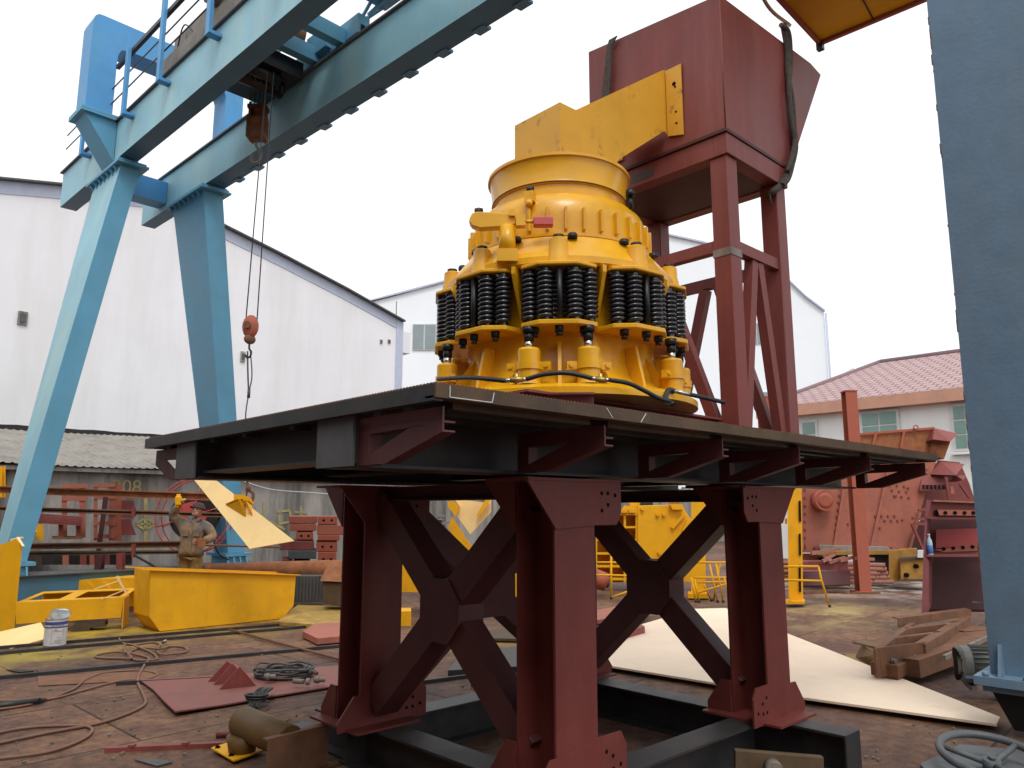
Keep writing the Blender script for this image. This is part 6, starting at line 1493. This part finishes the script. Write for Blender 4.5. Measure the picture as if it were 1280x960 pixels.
def rusty_frames():
    t=thing('rusty_ladder_frame','rusty brown ladder-shaped steel frame with two bolts in its end plate, near the blue leg','steel frame',G(1150,845))
    # top outline corners (z=.30) traced on the floor
    z=.34
    A=G(1099,816,z);  B=G(1148,812,z); C_=G(1204,778,z); D_=G(1150,778,z)
    A=qr(1095,812,8.2);B=qr(1150,803,8.0);C_=qr(1212,770,9.3);D_=qr(1141,779,9.8)
    zt=.33
    for p in (A,B,C_,D_): p.z=zt
    A=G(1096,811,zt);B=G(1150,804,zt);C_=G(1208,770,zt);D_=G(1140,778,zt)
    h=.22
    def rail(a,b,w,mt='rust',nm='rail'):
        m=MB(); s=(b-a).normalized().cross(UP)*w/2; m.prism([a-s-UP*h,a+s-UP*h,a+s,a-s],b-a); m.bevel(.005); m.build(nm,mt,t)
    rail(B,C_,.10); rail(A,D_,.06); 
    for f in (.38,.75): rail(L3(A,D_,f),L3(B,C_,f),.05,nm='rung')
    m=MB(); w=Wall(A,B); e=(B-A).normalized(); m.prism([A-e*.05-UP*.25,B+e*.06-UP*.25,B+e*.06+UP*.01,A-e*.05+UP*.01],-w.n*.02); m.build('end_plate','rust',t)
    m=MB()
    for f in (.28,.80): c=L3(A,B,f)-UP*.12; m.tube(c-w.n*.06,c-w.n*.02,.022,n=10); m.tube(c-w.n*.035,c-w.n*.02,.034,n=6)
    m.build('bolt','scrap',t)
    m=MB(); e2=(C_-D_).normalized(); m.prism([D_-e2*.25-UP*.04,C_+e2*.1-UP*.0,C_+e2*.12+UP*.06,D_-e2*.25+UP*.05],FH*.02); m.prism([D_-e2*.25+UP*.05,C_+e2*.1+UP*.06,C_+e2*.1+UP*.06+FH*.14,D_-e2*.25+UP*.05+FH*.14],UP*.012); m.build('cross_head','rust',t)
    t=thing('rusty_box_beam','rusty box beam lying under the ladder frame, pointing at the motor','steel beam',G(1165,848))
    a=G(1105,838,.13);b=G(1230,790,.2); m=MB(); m.beam(a,b,.25,.12); m.bevel(.006); m.build('lower_beam','rust',t)
    m=MB(); m.beam(G(1140,835,.15),G(1240,800,.2),.14,.16); m.build('upper_beam','rust_or',t).data.materials[0]=M['rust']
    m=MB(); m.beam(G(1180,822,.25),G(1240,795,.28),.03,.04); m.build('slat','scrap',t)
    t=thing('yellow_angle','ochre angle bracket poking out left of the rusty ladder frame','bracket',G(1082,825))
    m=MB(); m.prism([G(1070,822,.02),G(1098,838,.02),G(1098,818,.2),G(1078,806,.16)],FH*.02); m.build('web','yellow2',t).data.materials[0]=M['ochre']
    m=MB(); m.prism([G(1066,802,.2),G(1080,800,.2),G(1104,806,.2),G(1100,810,.2)],-UP*.02); m.build('flange','ochre',t)
    t=thing('rusty_channel','rusty flanged channel behind the ladder frame at the foot of the blue leg','channel',G(1215,790))
    m=MB(); m.hbeam(G(1200,795,.2),G(1240,792,.2),.12,.12,.01); m.build('channel','rust',t)
rusty_frames()
def motor():
    c=qr(1203,830,6.9); ax=(_R*.97-FH*.25).normalized(); r=.155
    t=thing('electric_motor','grey electric drive motor with finned cover at the foot of the near blue leg','motor',V((c.x,c.y,0)))
    m=MB(); m.tube(c,c+ax*.36,r*.93,n=36); m.build('body','motor',t)
    m=MB().lathe([(0,-.05),(.09,-.05),(.13,-.035),(r,-.01),(r,-.01),(r,.05),(r,.05),(r-.01,.05)],c,36,axis=ax); m.build('fan_cover','motor',t)
    m=MB(); u1=ax.cross(UP).normalized(); u2=u1.cross(ax)
    for i in range(13):
        y=-.12+i*.02; hw=math.sqrt(max(0,.135**2-y*y)); p=c-ax*.052+u2*0; a=p+u1*y-u2*hw; b=p+u1*y+u2*hw; off=ax*(.016*(abs(y)/.12)**2); m.beam(a+off,b+off,.004,.010,up=ax)
    m.build('grille_bar','black',t)
    m=MB()
    for i in range(24):
        a=2*PI*i/24; d=u1*math.cos(a)+u2*math.sin(a); m.prism([c+d*r*.9+ax*.06,c+d*(r+.012)+ax*.06,c+d*(r+.012)+ax*.34,c+d*r*.9+ax*.34],d.cross(ax)*.004)
    m.build('cooling_fin','motor',t)
    m=MB(); m.obox(c+ax*.05-UP*.18,ax*.02,u1*.10,UP*.02); m.obox(c+ax*.28-UP*.18,ax*.03,u1*.12,UP*.02); m.tube(c+ax*.1+UP*0-u1*0,c+ax*.1-u1*.17,.06,n=16); m.beam(c+ax*.06-UP*.2,c+ax*.02-UP*.16-u1*.06,.02,.04); m.build('foot','motor',t)
    m=MB(); m.box((0,0,0),(.001,.001,.001)) if False else m.obox(V((c.x,c.y,.20))+ax*.18,ax*.2,u1*.14,UP*.012); m.obox(V((c.x,c.y,.10))+ax*.3,ax*.04,u1*.1,UP*.09); m.build('bracket','blue_s',t)
motor()
def handwheel():
    c=G(1240,945,.12); rr=.28
    t=thing('hand_wheel','blue-grey cast three-spoke handwheel lying low in the bottom right corner','handwheel',V((c.x,c.y,0)))
    n=(UP*.97-FH*.18).normalized(); a=n.cross(FH).normalized(); b=a.cross(n)
    m=MB(); m.path([c+a*rr*math.cos(i*2*PI/48)+b*rr*math.sin(i*2*PI/48) for i in range(48)],.024,n=10,close=True); m.build('rim','wheel',t)
    for k in range(3):
        an=math.radians(20+120*k+10); m=MB(); m.tube(c-n*.05,c+(a*math.cos(an)+b*math.sin(an))*rr,.022,.017,n=8); m.build('spoke','wheel',t)
    m=MB(); m.tube(c-n*.09,c-n*.02,.05,n=16); m.tube(c-n*.02,c+n*.0,.022,n=6); m.build('hub','wheel',t)
    m=MB(); m.tube(V((c.x,c.y,0)),c-n*.09,.03,n=10); m.build('stem','bolt',t)
    m=MB(); m.prism([G(1150,955,.03),G(1200,930,.03),G(1300,940,.03),G(1300,985,.03),G(1180,985,.03)],-UP*.025); solo(m,'base_sheet','wheel','flat grey-blue steel sheet under the handwheel','steel plate')
handwheel()
t=thing('timber_block','split brown timber board in front of the platform base beam at the bottom edge','timber',G(970,975))
w=Wall(G(918,985),G(1030,990)); m=MB(); m.prism([w(919,938),w(1030,947),V((w(1030,990).x,w(1030,990).y,0)),V((w(919,985).x,w(919,985).y,0))],w.n*.05); m.bevel(.004); m.build('board','wood',t)
m=MB(); c=w(965,958); m.tube(c-w.n*.10-w.t*.0,c-w.n*.0,.05,n=18); m.build('round_stub','scrap',t)
# a few stray props seen on the floor
m=MB(); m.beam(G(1063,741,.02),G(1100,741,.02),.04,.03); solo(m,'thin_floor_bar','rust','thin rusty bar on the floor right of the tall red post','bar')
# ---- tidy up helper properties, drop unused materials
for o in bpy.data.objects:
    if '_w' in o: del o['_w']
